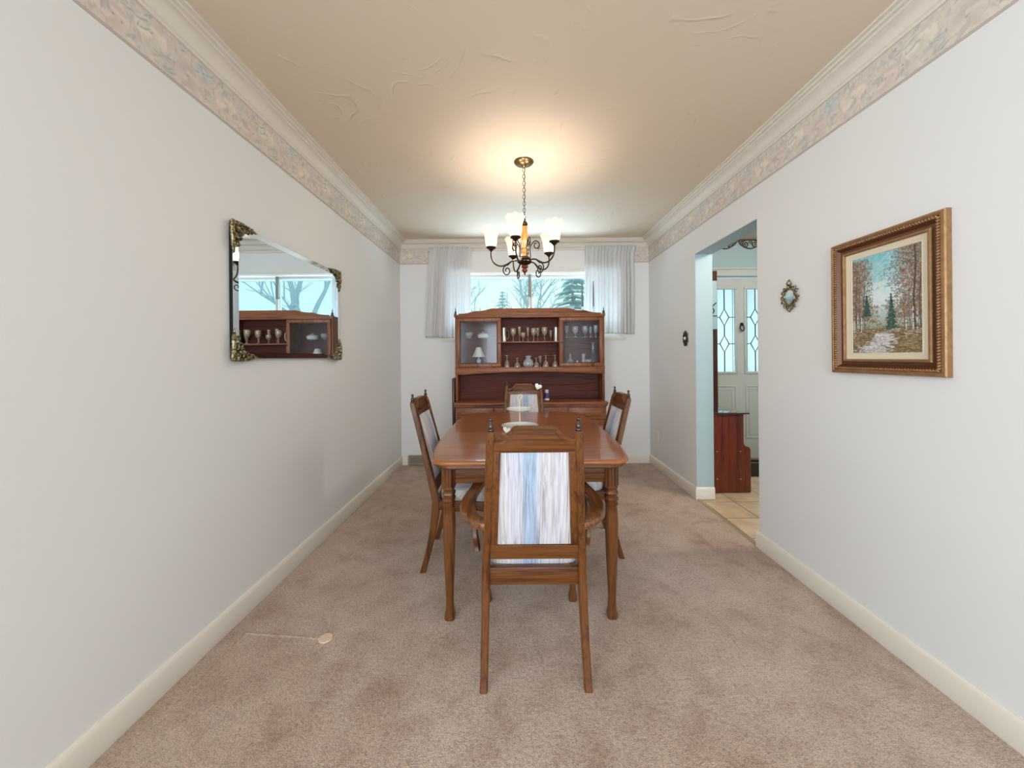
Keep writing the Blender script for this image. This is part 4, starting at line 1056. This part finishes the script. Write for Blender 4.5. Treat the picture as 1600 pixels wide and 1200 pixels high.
curtain((-0.93, -0.49), (-0.985, -0.485), 2.428, 1.425, 3, 'short white pleated curtain at the left side of the dining window')
curtain((0.80, 1.335), (0.775, 1.34), 2.432, 1.452, 8, 'short white pleated curtain at the right side of the dining window, behind the taper candles')
for o in [o for o in COL.objects if o.name.startswith('curtain') and o.type == 'MESH' and 'rod' not in o.name]:
    md = o.modifiers.new('cloth_thickness', 'SOLIDIFY'); md.thickness = 0.0012
# ================================================================== CHANDELIER
CX, CY = 0.073, 2.43
chn = empty('chandelier', (CX, CY, ZC), 'five-arm bronze chandelier with lit frosted glass shades, hanging on a chain above the table', 'chandelier')
MB().lathe([(0, 0.0), (0.066, 0.0), (0.066, -0.004), (0.062, -0.010), (0.050, -0.016), (0.040, -0.022), (0.018, -0.026), (0.010, -0.036), (0.004, -0.040)], (CX, CY, ZC), 32, close=False).build('canopy', M['brass'], chn)
b = MB(); z = ZC-0.038; k = 0
while z > 2.115:
    ll = 0.031 if k % 2 == 0 else 0.022; wd_ = 0.0088 if k % 2 == 0 else 0.0065; pts = []
    for q in range(16):
        a = 2*PI*q/16; u = wd_*math.cos(a); v = ll/2*math.sin(a)
        pts.append((CX+(u if k % 2 == 0 else 0), CY+(0 if k % 2 == 0 else u), z-ll/2+v))
    b.tube(pts, 0.0017, 6, closed=True); z -= ll-0.004; k += 1
b.tube([(CX+0.003, CY, ZC-0.03), (CX+0.006, CY+0.002, 2.35), (CX+0.001, CY, 2.2), (CX+0.004, CY, 2.09)], 0.0014, 5)
b.build('chain', M['bronze'], chn)
b = MB(); b.lathe([(0, 0.052), (0.006, 0.05), (0.016, 0.044), (0.022, 0.030), (0.020, 0.022), (0.012, 0.018)], (CX, CY, 2.055), 20, close=False)
b.tube([(CX, CY, 2.10), (CX+0.009, CY, 2.112), (CX, CY, 2.124), (CX-0.009, CY, 2.112)], 0.0022, 6, closed=True)
b.build('top_cap', M['bronze'], chn)
MB().lathe([(0.010, 2.075), (0.020, 2.068), (0.022, 2.055), (0.016, 2.045), (0.018, 2.035), (0.024, 2.00), (0.023, 1.97), (0.017, 1.945), (0.016, 1.935), (0.023, 1.93), (0.023, 1.922), (0.016, 1.917), (0.022, 1.905), (0.022, 1.895), (0.015, 1.885), (0.020, 1.875), (0.028, 1.862), (0.030, 1.85)], (CX, CY, 0), 24, close=False).build('turned_column', M['amber_wood'], chn)
b = MB(); b.lathe([(0.012, 1.868), (0.030, 1.866), (0.038, 1.858), (0.038, 1.850), (0.030, 1.845), (0.046, 1.838), (0.048, 1.830), (0.034, 1.820), (0.016, 1.812), (0.0, 1.811)], (CX, CY, 0), 28, close=False)
b.build('hub', M['bronze'], chn)
MB().lathe([(0.014, 1.813), (0.022, 1.806), (0.024, 1.798), (0.014, 1.790), (0.012, 1.786), (0.019, 1.780), (0.017, 1.770), (0.008, 1.762), (0.006, 1.756), (0.004, 1.748), (0, 1.745)], (CX, CY, 0), 20, close=False).build('lower_finial', M['red_wood'], chn)
ra = 0.222
for k in range(5):
    a = R(-106+72*k); ca, sa = math.cos(a), math.sin(a)
    def P(r, z): return (CX+r*ca, CY+r*sa, z)
    arm = MB(); arm.tube(catmull([P(0.030, 1.835), P(0.055, 1.842), P(0.085, 1.838), P(0.115, 1.820), P(0.150, 1.806), P(0.185, 1.812), P(0.210, 1.835), P(0.222, 1.870), P(ra, 1.908)], 6), 0.0052, 8)
    # scroll under the arm
    sp_ = []
    for q in range(26):
        t_ = q/25; an = PI*0.55-2*PI*1.35*t_; rr = 0.030*(1-0.72*t_)
        sp_.append(P(0.118+rr*math.cos(an), 1.775+rr*math.sin(an)*1.25))
    if k in (1, 2, 3, 4): 
        arm.tube([P(0.085, 1.838), P(0.100, 1.825)]+sp_, 0.0042, 6)
    armo = arm.build('arm', M['bronze'], chn, smooth=60)
    MB().lathe([(0, 0), (0.006, 0.0), (0.010, 0.006), (0.020, 0.016), (0.033, 0.024), (0.034, 0.029), (0.026, 0.032), (0, 0.032)], P(ra, 1.902), 22, close=False).build('cup', M['bronze'], armo)
    b = MB(); seg = 40; vs, fs = [], []; c = P(ra, 1.934)
    pf = [(0.024, 0.0), (0.032, 0.002), (0.037, 0.016), (0.040, 0.045), (0.044, 0.075), (0.050, 0.098), (0.059, 0.118), (0.060, 0.122), (0.057, 0.121), (0.048, 0.100), (0.042, 0.076), (0.038, 0.046), (0.034, 0.018), (0.028, 0.005), (0.0, 0.004)]
    for (r, h) in pf:
        for q in range(seg):
            an = 2*PI*q/seg; rr = r*(1+(0.04*math.cos(an*8) if h > 0.09 else 0)); vs.append((c[0]+rr*math.cos(an), c[1]+rr*math.sin(an), c[2]+h+(0.004*math.cos(an*8) if h > 0.11 else 0)))
    fs = [(i*seg+q, i*seg+(q+1) % seg, (i+1)*seg+(q+1) % seg, (i+1)*seg+q) for i in range(len(pf)-1) for q in range(seg)]
    b.add(vs, fs).build('glass_shade', M['shade'], armo, smooth=60)
    l = bpy.data.lights.new('bulb_light', 'POINT'); l.energy = 4.4; l.color = (1.0, 0.88, 0.76); l.shadow_soft_size = 0.022
    lo = bpy.data.objects.new('bulb_light', l); COL.objects.link(lo); lo.parent = chn
    lo.location = (c[0]-CX, c[1]-CY, c[2]+0.045-ZC)
# upper scrolls with leaf sprigs between the arms
for k in range(5):
    a = R(-70+72*k); ca, sa = math.cos(a), math.sin(a)
    def P(r, z): return (CX+r*ca, CY+r*sa, z)
    b = MB(); pts = [P(0.034, 1.846), P(0.040, 1.87), P(0.036, 1.90), P(0.038, 1.935), P(0.058, 1.965)]
    for q in range(20):
        t_ = q/19; an = PI*0.75-2*PI*1.15*t_; rr = 0.026*(1-0.6*t_); pts.append(P(0.078+rr*math.cos(an), 1.945+rr*math.sin(an)*1.2))
    b.tube(catmull(pts, 2), 0.0036, 6)
    for da in (-0.9, -0.2, 0.5, 1.2):
        q0 = Vector(P(0.085, 1.925)); d = Vector((math.cos(da)*ca, math.cos(da)*sa, math.sin(da)))*0.026
        b.tube([q0, q0+d*0.5, q0+d], [0.0015, 0.0042, 0.0006], 6, flat=0.4)
    b.build('scroll', M['bronze'], chn, smooth=60)

# ================================================================== WALL MIRROR (left wall)
my0, my1, mz0, mz1 = 1.635, 2.625, 1.205, 1.815; mx = XL+0.004
mi = empty('wall_mirror', (XL, (my0+my1)/2, mz0), 'large frameless rectangular mirror with ornate gilt corners, hanging on the left wall', 'mirror')
MB().box(mx, mx+0.016, my0, my1, mz0, mz1, 0.001).build('backing', M['dark'], mi)
b = MB(); x = mx+0.016; bw = 0.028; xi, xo = x+0.0055, x+0.001
outer = [(my0, mz0), (my1, mz0), (my1, mz1), (my0, mz1)]; inner = [(my0+bw, mz0+bw), (my1-bw, mz0+bw), (my1-bw, mz1-bw), (my0+bw, mz1-bw)]
vs = [(xo-0.001, y, z) for y, z in outer]+[(xo, y, z) for y, z in outer]+[(xi, y, z) for y, z in inner]
fs = [(0, 1, 5, 4), (1, 2, 6, 5), (2, 3, 7, 6), (3, 0, 4, 7), (4, 5, 9, 8), (5, 6, 10, 9), (6, 7, 11, 10), (7, 4, 8, 11), (8, 9, 10, 11), (3, 2, 1, 0)]
b.add(vs, fs).build('mirror_glass', M['mirror'], mi, smooth=0)
def corner(y, z, sy_, sz_, seed):
    r = random.Random(seed); b = MB(); xb = mx+0.020
    def Q(a, c_, d): return (xb+d, y+sy_*a, z+sz_*c_)
    # acanthus scrolls spreading along both edges
    b.tube([Q(-0.006, -0.006, 0.0), Q(-0.006, 0.05, 0.004), Q(-0.004, 0.10, 0.002), Q(0.004, 0.135, 0.0)], [0.012, 0.012, 0.009, 0.004], 8, flat=0.8)
    b.tube([Q(-0.006, -0.006, 0.0), Q(0.05, -0.006, 0.004), Q(0.10, -0.004, 0.002), Q(0.150, 0.002, 0.0)], [0.012, 0.011, 0.009, 0.003], 8, flat=0.8)
    b.tube(catmull([Q(0.004, 0.012, 0.006), Q(0.030, 0.030, 0.012), Q(0.046, 0.020, 0.010), Q(0.040, 0.004, 0.008)], 5), [0.010]*11+[0.006]*5, 8)
    for (a0, c0, rr, tn, sg) in ((0.028, 0.056, 0.016, 1.4, 1), (0.064, 0.020, 0.017, 1.4, -1), (0.016, 0.090, 0.012, 1.3, 1), (0.104, 0.012, 0.012, 1.3, -1), (0.040, 0.034, 0.014, 1.5, 1)):
        pts = []
        for q in range(22):
            t_ = q/21; an = sg*2*PI*tn*t_; r2 = rr*(1-0.8*t_); pts.append(Q(a0+r2*math.cos(an), c0+r2*math.sin(an), 0.006+0.006*t_))
        b.tube(pts, [0.0045-0.002*q/21 for q in range(22)], 6)
    for q in range(26):
        if q % 2: a0, c0 = r.uniform(0.0, 0.12), r.uniform(-0.004, 0.018)
        else: a0, c0 = r.uniform(-0.004, 0.026), r.uniform(0.0, 0.11)
        b.lathe([(0, -0.005), (0.004, -0.003), (0.0052, 0), (0.004, 0.004), (0, 0.006)], Q(a0, c0, 0.008), 7, 'x', close=False)
    b.build('corner_mount', M['gilt'], mi, smooth=60)
corner(my0, mz1, 1, -1, 1); corner(my1, mz1, -1, -1, 2); corner(my0, mz0, 1, 1, 3); corner(my1, mz0, -1, 1, 4)

# ================================================================== PAINTING (right wall)
py0, py1, pz0, pz1 = 1.260, 1.716, 1.116, 1.704
pt = empty('framed_painting', (XR, (py0+py1)/2, pz0), 'woodland landscape painting in a deep gilded frame with rope moulding, on the right wall', 'painting')
def frame_sweep(mb, y0, y1, z0, z1, prof):
    """prof = (inset from the outer edge, distance off the wall)"""
    path = [((XR, y0, z0), (0, 1, 1)), ((XR, y1, z0), (0, -1, 1)), ((XR, y1, z1), (0, -1, -1)), ((XR, y0, z1), (0, 1, -1))]
    mb.ribbon([(o, u, (-1, 0, 0)) for o, u in path], prof, closed=True)
b = MB(); frame_sweep(b, py0, py1, pz0, pz1, [(0, 0.001), (0, 0.020), (0.003, 0.025), (0.010, 0.027), (0.014, 0.024), (0.016, 0.024), (0.016, 0.001)]); b.build('outer_moulding', M['frame_gold'], pt, smooth=25)
b = MB(); frame_sweep(b, py0, py1, pz0, pz1, [(0.015, 0.001), (0.015, 0.020), (0.020, 0.020), (0.029, 0.024), (0.034, 0.018), (0.040, 0.012), (0.048, 0.010), (0.054, 0.011), (0.054, 0.001)]); b.build('hollow_moulding', M['frame_brown'], pt, smooth=25)
b = MB(); frame_sweep(b, py0, py1, pz0, pz1, [(0.050, 0.001), (0.050, 0.014), (0.053, 0.018), (0.058, 0.019), (0.062, 0.016), (0.063, 0.010), (0.063, 0.001)]); b.build('inner_moulding', M['frame_gold'], pt, smooth=25)
# rope twist
b = MB(); rp = 0.0225; loop = [(py0+rp, pz0+rp), (py1-rp, pz0+rp), (py1-rp, pz1-rp), (py0+rp, pz1-rp)]
xr_ = XR-0.0225
for i in range(4):
    (ya_, za_), (yb2, zb2) = loop[i], loop[(i+1) % 4]; L = math.hypot(yb2-ya_, zb2-za_); d = Vector((0, (yb2-ya_)/L, (zb2-za_)/L)); nrm = Vector((0, -d.z, d.y)); m_ = int(L/0.0105)
    for k in range(m_):
        c = Vector((xr_, ya_, za_))+d*((k+0.5)*L/m_)
        b.tube([c-d*0.0060-nrm*0.0058+Vector((0.004, 0, 0)), c+Vector((-0.003, 0, 0)), c+d*0.0060+nrm*0.0058+Vector((0.004, 0, 0))], [0.0024, 0.0050, 0.0024], 6)
b.build('rope_moulding', M['frame_gold'], pt, smooth=60)
b = MB(); frame_sweep(b, py0, py1, pz0, pz1, [(0.062, 0.001), (0.062, 0.010), (0.084, 0.007), (0.086, 0.008), (0.088, 0.008), (0.089, 0.006), (0.089, 0.001)]); b.build('linen_liner', M['linen'], pt, smooth=25)
# canvas: dabbed forest path
W_, H_ = 176, 250
A = np.zeros((H_, W_, 3)); rg = np.random.default_rng(21)
for j in range(H_):          # row 0 = top
    t_ = j/H_
    c = L3((120, 190, 200))*(1-t_/0.45)+L3((214, 232, 230))*(t_/0.45) if t_ < 0.45 else L3((214, 232, 230))*(1-(t_-.45)/.3)+L3((150, 160, 140))*((t_-.45)/.3) if t_ < .75 else L3((112, 96, 70))
    A[j] = np.clip(c, 0, 1)
def D(x, y, a, b2, th, col, al=0.85): dab(A, x*W_, y*H_, a, b2, th, L3(col), al, wrapx=False)
for k in range(260): D(rg.uniform(.15, .75), rg.uniform(0, .35), rg.uniform(4, 9), 2.4, rg.uniform(-.4, .4), [(108, 186, 196), (150, 208, 212), (190, 216, 214)][rg.integers(3)], .5)
for k in range(90): D(rg.normal(.44, .09), rg.uniform(.28, .52), rg.uniform(4, 8), 2.6, rg.uniform(0, 3), (228, 232, 226), .5)
# distant foliage
for k in range(700):
    x = rg.uniform(0, 1); y = rg.uniform(.52, .78)
    if abs(x-.47) < .05 and y < .7: continue
    D(x, y, rg.uniform(2, 5), 1.6, rg.uniform(0, 3), [(128, 98, 68), (150, 118, 80), (104, 86, 62), (168, 140, 104), (116, 108, 74)][rg.integers(5)], .7)
# big crowns left and right
for k in range(520):
    if k % 2: x = abs(rg.normal(0, .14)); y = rg.uniform(.03, .66)
    else: x = 1-abs(rg.normal(0, .20)); y = rg.uniform(0, .66)
    if .30 < x < .56+.08*math.sin(y*20): continue
    D(x, y, rg.uniform(5, 9), 3.4, rg.uniform(0, 3), [(140, 104, 78), (120, 96, 80), (160, 126, 100), (104, 108, 104)][rg.integers(4)], .55)
for k in range(5200):
    if k % 2: x = abs(rg.normal(0, .15)); y = rg.uniform(.03, .66); lim = .33
    else: x = 1-abs(rg.normal(0, .22)); y = rg.uniform(0, .66); lim = 1.0
    if k % 2 and x > lim: continue
    if (not k % 2) and x < .52+.08*math.sin(y*20): continue
    D(x, y, rg.uniform(1.6, 3.8), 1.3, rg.uniform(0, 3), [(140, 98, 68), (112, 82, 60), (168, 132, 102), (90, 72, 60), (196, 172, 152), (84, 100, 102), (132, 114, 102)][rg.integers(7)], .75)
# trunks
for (x, y0_, y1_, wd_, col) in ((.90, .02, .86, 3.4, (62, 52, 48)), (.97, .3, .86, 3, (96, 84, 80)), (.84, .45, .84, 2.4, (120, 108, 104)), (.07, .2, .85, 2.4, (84, 70, 60)), (.13, .35, .84, 2.0, (104, 90, 80)), (.20, .3, .82, 1.8, (76, 62, 54)), (.77, .55, .83, 2.0, (140, 84, 60))):
    y = y0_
    while y < y1_: D(x+.012*math.sin(y*9), y, 4, wd_*.6, PI/2+rg.uniform(-.1, .1), col, .9); y += .012
for (x, y0_, y1_) in ((.03, .62, .84), (.09, .60, .83), (.15, .63, .82), (.79, .66, .86), (.88, .58, .84), (.93, .60, .85)):
    y = y0_
    while y < y1_: D(x, y, 3, 1.5, PI/2, (224, 218, 218) if rg.random() > .25 else (110, 96, 92), .85); y += .012
# two conifers
for (cx_, top_, bot_, hw) in ((.59, .42, .76, .10), (.23, .40, .62, .08)):
    for k in range(620):
        t_ = rg.random()**.7; y = top_+(bot_-top_)*t_; x = cx_+rg.uniform(-1, 1)*hw*(t_**1.1)*(.45+.55*((t_*7) % 1))+.004
        D(x, y, rg.uniform(1.5, 3.6), 1.1, rg.uniform(-.5, .5), [(32, 70, 62), (50, 92, 80), (26, 54, 50), (70, 112, 96)][rg.integers(4)], .8)
# ground and path
for k in range(1500):
    D(rg.uniform(0, 1), rg.uniform(.78, 1.0), rg.uniform(3, 7), 1.5, rg.uniform(-.4, .4), [(120, 98, 66), (96, 78, 52), (152, 130, 92), (132, 112, 78), (176, 160, 124)][rg.integers(5)], .7)
for k in range(700):
    t_ = rg.random(); y = .80+.20*t_; cx_ = .46-.10*t_+.05*math.sin(t_*6); x = cx_+rg.normal(0, .045+.10*t_)
    D(x, y, rg.uniform(3, 7), 1.5, rg.uniform(-.3, .2), [(214, 206, 204), (186, 178, 180), (232, 226, 222), (150, 146, 150)][rg.integers(4)], .65)
for k in range(60): D(rg.uniform(0, 1), rg.uniform(.76, .82), 4, 1.3, .1, (206, 196, 176), .6)
cy0, cy1, cz0, cz1 = py0+0.088, py1-0.088, pz0+0.088, pz1-0.088
P = np.zeros((H_, W_, 3)); P[..., 0] = XR-0.005; P[..., 1] = np.linspace(cy1, cy0, W_)[None, :]; P[..., 2] = np.linspace(cz1, cz0, H_)[:, None]
lum = A.mean(-1); P[..., 0] -= lum*0.0012
color_grid('canvas', P, A, M['paint'], parent=pt)

# ================================================================== SMALL WALL THINGS
def oval_frame(name, yc_, zc_, hy, hz, m, label, cat, inner, seed, crest=True):
    r = random.Random(seed); t = empty(name, (XR, yc_, zc_), label, cat); b = MB()
    def Q(a, c_, d): return (XR-0.004-d, yc_+a, zc_+c_)
    for s_, rad in ((0.62, 0.0045), (0.74, 0.004)):
        b.tube([Q(hy*s_*math.cos(2*PI*k/36), hz*s_*math.sin(2*PI*k/36), 0.006) for k in range(36)], rad, 7, closed=True)
    nsc = 14
    for k in range(nsc):
        a = 2*PI*k/nsc; c0, c1 = hy*.88*math.cos(a), hz*.88*math.sin(a); sg = 1 if k % 2 else -1; pts = []
        for q in range(16):
            t_ = q/15; an = a+sg*2*PI*1.2*t_; rr = min(hy, hz)*.20*(1-.75*t_); pts.append(Q(c0+rr*math.cos(an), c1+rr*math.sin(an), 0.004+0.005*t_))
        b.tube(pts, 0.0026, 6)
    if crest:
        for sg in (-1, 1):
            b.tube(catmull([Q(0, hz*.85, .006), Q(sg*hy*.25, hz*1.05, .008), Q(sg*hy*.12, hz*1.25, .008), Q(0, hz*1.38, .004)], 5), 0.003, 6)
            b.tube(catmull([Q(0, -hz*.85, .006), Q(sg*hy*.22, -hz*1.0, .008), Q(0, -hz*1.2, .004)], 5), 0.003, 6)
    b.build('ornate_frame', m, t, smooth=60)
    b = MB(); n_ = 32; vs = [Q(0, 0, inner[2])]; 
    for k in range(n_): vs.append(Q(hy*.6*math.cos(2*PI*k/n_), hz*.6*math.sin(2*PI*k/n_), inner[1]))
    for k in range(n_): vs.append((XR-0.001, vs[k+1][1], vs[k+1][2]))
    fs = [(0, 1+k, 1+(k+1) % n_) for k in range(n_)]+[(1+k, 1+n_+k, 1+n_+(k+1) % n_, 1+(k+1) % n_) for k in range(n_)]
    b.add(vs, fs).build(inner[3], inner[0], t, smooth=50)
    return t
M['cameo'] = mat('pale_blue_picture', (170, 200, 208), 0.12, coat=0.8); n = N(M['cameo']); v = n.obj(scale=(1, 1, 1))
sp2 = n.n('ShaderNodeSeparateXYZ'); n.l(v, sp2.inputs[0]); zz = n.math('ADD', n.math('MULTIPLY', sp2.outputs['Z'], 9.0), 0.5)
n.color(n.mix(n.noise(v, 45, 3), n.ramp(zz, [(0.2, (96, 134, 142)), (0.45, (70, 112, 124)), (0.55, (176, 204, 212)), (0.9, (228, 236, 240))]), (190, 214, 218)))
oval_frame('oval_picture', 1.995, 1.516, 0.062, 0.068, M['gilt'], 'small oval picture in an ornate gilt frame, on the right wall between opening and painting', 'picture', (M['cameo'], 0.004, 0.008, 'picture'), 5)
oval_frame('oval_plaque', 3.215, 1.350, 0.044, 0.068, M['bronze'], 'little dark oval plaque with a white cameo, on the right wall beyond the opening', 'plaque', (M['bronze'], 0.006, 0.008, 'backing'), 6, crest=False)
pq = [o for o in COL.objects if o.name.startswith('oval_plaque')][0]
MB().lathe([(0.0, -0.022), (0.008, -0.020), (0.013, -0.014), (0.015, -0.008), (0.014, 0.0)], (XR-0.002, 3.215, 1.352), 20, 'x').build('cameo', M['plastic'], pq)
# outlet on the right wall near the far corner
ot = empty('wall_outlet', (XR, 3.88, 0.35), 'white electrical outlet low on the right wall near the back corner', 'outlet')
MB().box(XR-0.006, XR, 3.845, 3.915, 0.295, 0.410, 0.003).build('cover_plate', M['plastic'], ot)
b = MB()
for z in (0.325, 0.378): b.lathe([(0, 0), (0.014, 0), (0.014, -0.003), (0, -0.003)], (XR-0.005, 3.88, z), 16, 'x', close=False)
b.build('socket', M['trim'], ot)
# floor register on the back wall
rg_ = empty('air_register', (-1.045, YB, 0), 'grey louvred air register in the back baseboard behind the left chair', 'vent')
b = MB(); ringbox(b, -1.20, -0.89, 0.004, 0.112, 0.014, YB-0.020, YB-0.001, 0.003); b.build('register_frame', M['steel'], rg_)
b = MB()
for k in range(7): z = 0.022+k*0.0115; b.prism([(YB-0.018, z), (YB-0.006, z+0.008), (YB-0.005, z+0.006), (YB-0.017, z-0.002)], 'x', -1.187, -0.903)
b.build('louvres', M['steel'], rg_)

# ================================================================== HALL: bench stand and mat
hs = empty('hall_stand', (1.86, 3.40, 0), 'red-brown wooden hall stand with a slanted-front seat box, in the hall beside the opening', 'hall stand')
hx0 = XR+WT+0.045
b = MB(); b.prism([(hx0, 0.0), (2.055, 0.0), (2.055, 0.375), (2.045, 0.395), (2.010, 0.405), (1.995, 0.43), (1.995, 0.682), (hx0, 0.682)], 'y', 3.185, 3.205, None, 0.003); b.build('side_panel', M['red_wood'], hs)
b = MB(); b.prism([(hx0, 0.0), (2.055, 0.0), (2.055, 0.375), (2.045, 0.395), (2.010, 0.405), (1.995, 0.43), (1.995, 0.682), (hx0, 0.682)], 'y', 3.60, 3.62, None, 0.003); b.build('side_panel', M['red_wood'], hs)
MB().box(hx0, 2.040, 3.170, 3.625, 0.684, 0.700, 0.004).build('seat_board', mat('polished_dark_board', (66, 40, 36), 0.08, coat=1.0), hs)
MB().box(2.02, 2.040, 3.205, 3.60, 0.02, 0.37, 0.003).build('front_panel', M['red_wood'], hs)
b = MB(); b.box(hx0+0.002, 2.02, 3.626, 3.650, 0.0, 2.04, 0.003); b.build('tall_back', M['dark_wood'], hs)
mp_ = MB().box(hx0+0.012, 2.012, 3.615, 3.6255, 1.46, 1.94, 0.003).build('mirror_panel', M['aqua'], hs)
b = MB(); b.tube(catmull([(hx0+0.25, 3.611, 1.60), (hx0+0.28, 3.611, 1.64), (hx0+0.26, 3.611, 1.68), (hx0+0.30, 3.611, 1.72)], 5), 0.005, 6); b.tube([(hx0+0.18, 3.611, 1.59), (hx0+0.31, 3.611, 1.59)], 0.004, 6); b.build('painted_sprig', M['dark'], mp_)
b = MB()
for (yy, zz_) in ((3.1855, 0.36), (3.1855, 0.12)):
    for xx in (1.76, 1.965): b.lathe([(0, 0), (0.006, 0), (0.005, -0.003), (0, -0.004)], (xx, yy, zz_), 10, 'y', close=False)
b.build('dowel_caps', M['pewter'], hs)
MB().box(2.12, 3.0, 3.62, 4.04, -0.006, 0.006, 0.003).build('door_mat', M['mat_'], org=(2.55, 3.85, 0), label='dark door mat on the hall tiles before the front door', cat='door mat')
# added ceiling light and bulb, out of view, to brighten the hall 
hl = empty('hall_fill_fixture', (2.35, 2.3, ZC), 'added round white ceiling light, out of view, to brighten the hall', 'ceiling light')
MB().lathe([(0, 0), (0.15, 0), (0.15, -0.02), (0.13, -0.05), (0.08, -0.075), (0, -0.085)], (2.35, 2.3, ZC), 28, close=False).build('glass_bowl', M['shade'], hl)
l = bpy.data.lights.new('hall_fill_light', 'POINT'); l.energy = 48; l.color = (1.0, 0.97, 0.93); l.shadow_soft_size = 0.12
lo = bpy.data.objects.new('hall_fill_light', l); COL.objects.link(lo); lo.location = (2.35, 2.3, ZC-0.2)

# ================================================================== CARPET SEAM
b = MB(); r = random.Random(4)
def seam(p0, p1):
    p0, p1 = Vector(p0), Vector(p1); n_ = 60; d = (p1-p0).normalized(); nv = Vector((-d.y, d.x, 0)); pts = []
    for k in range(n_+1): pts.append(p0.lerp(p1, k/n_)+nv*r.uniform(-.002, .002)+Vector((0, 0, 0.0)))
    b.tube(pts, [0.006+r.uniform(-.001, .001) for _ in pts], 6, flat=0.55)
seam((-1.195, 1.60, 0.0), (-1.20, -0.4, 0.0)); seam((-1.195, 1.60, 0.0), (-0.84, 1.565, 0.0))
b.build('trim_10', M['carpet'], kind='structure')
b = MB(); b.lathe([(0, 0.0), (0.028, 0.0), (0.026, 0.004), (0, 0.005)], (-0.82, 1.565, 0.0), 16, close=False)
b.build('carpet_plug', M['jutebase'], org=(-0.82, 1.565, 0), label='pale round spot at the end of the seam in the carpet, left foreground', cat='carpet plug')
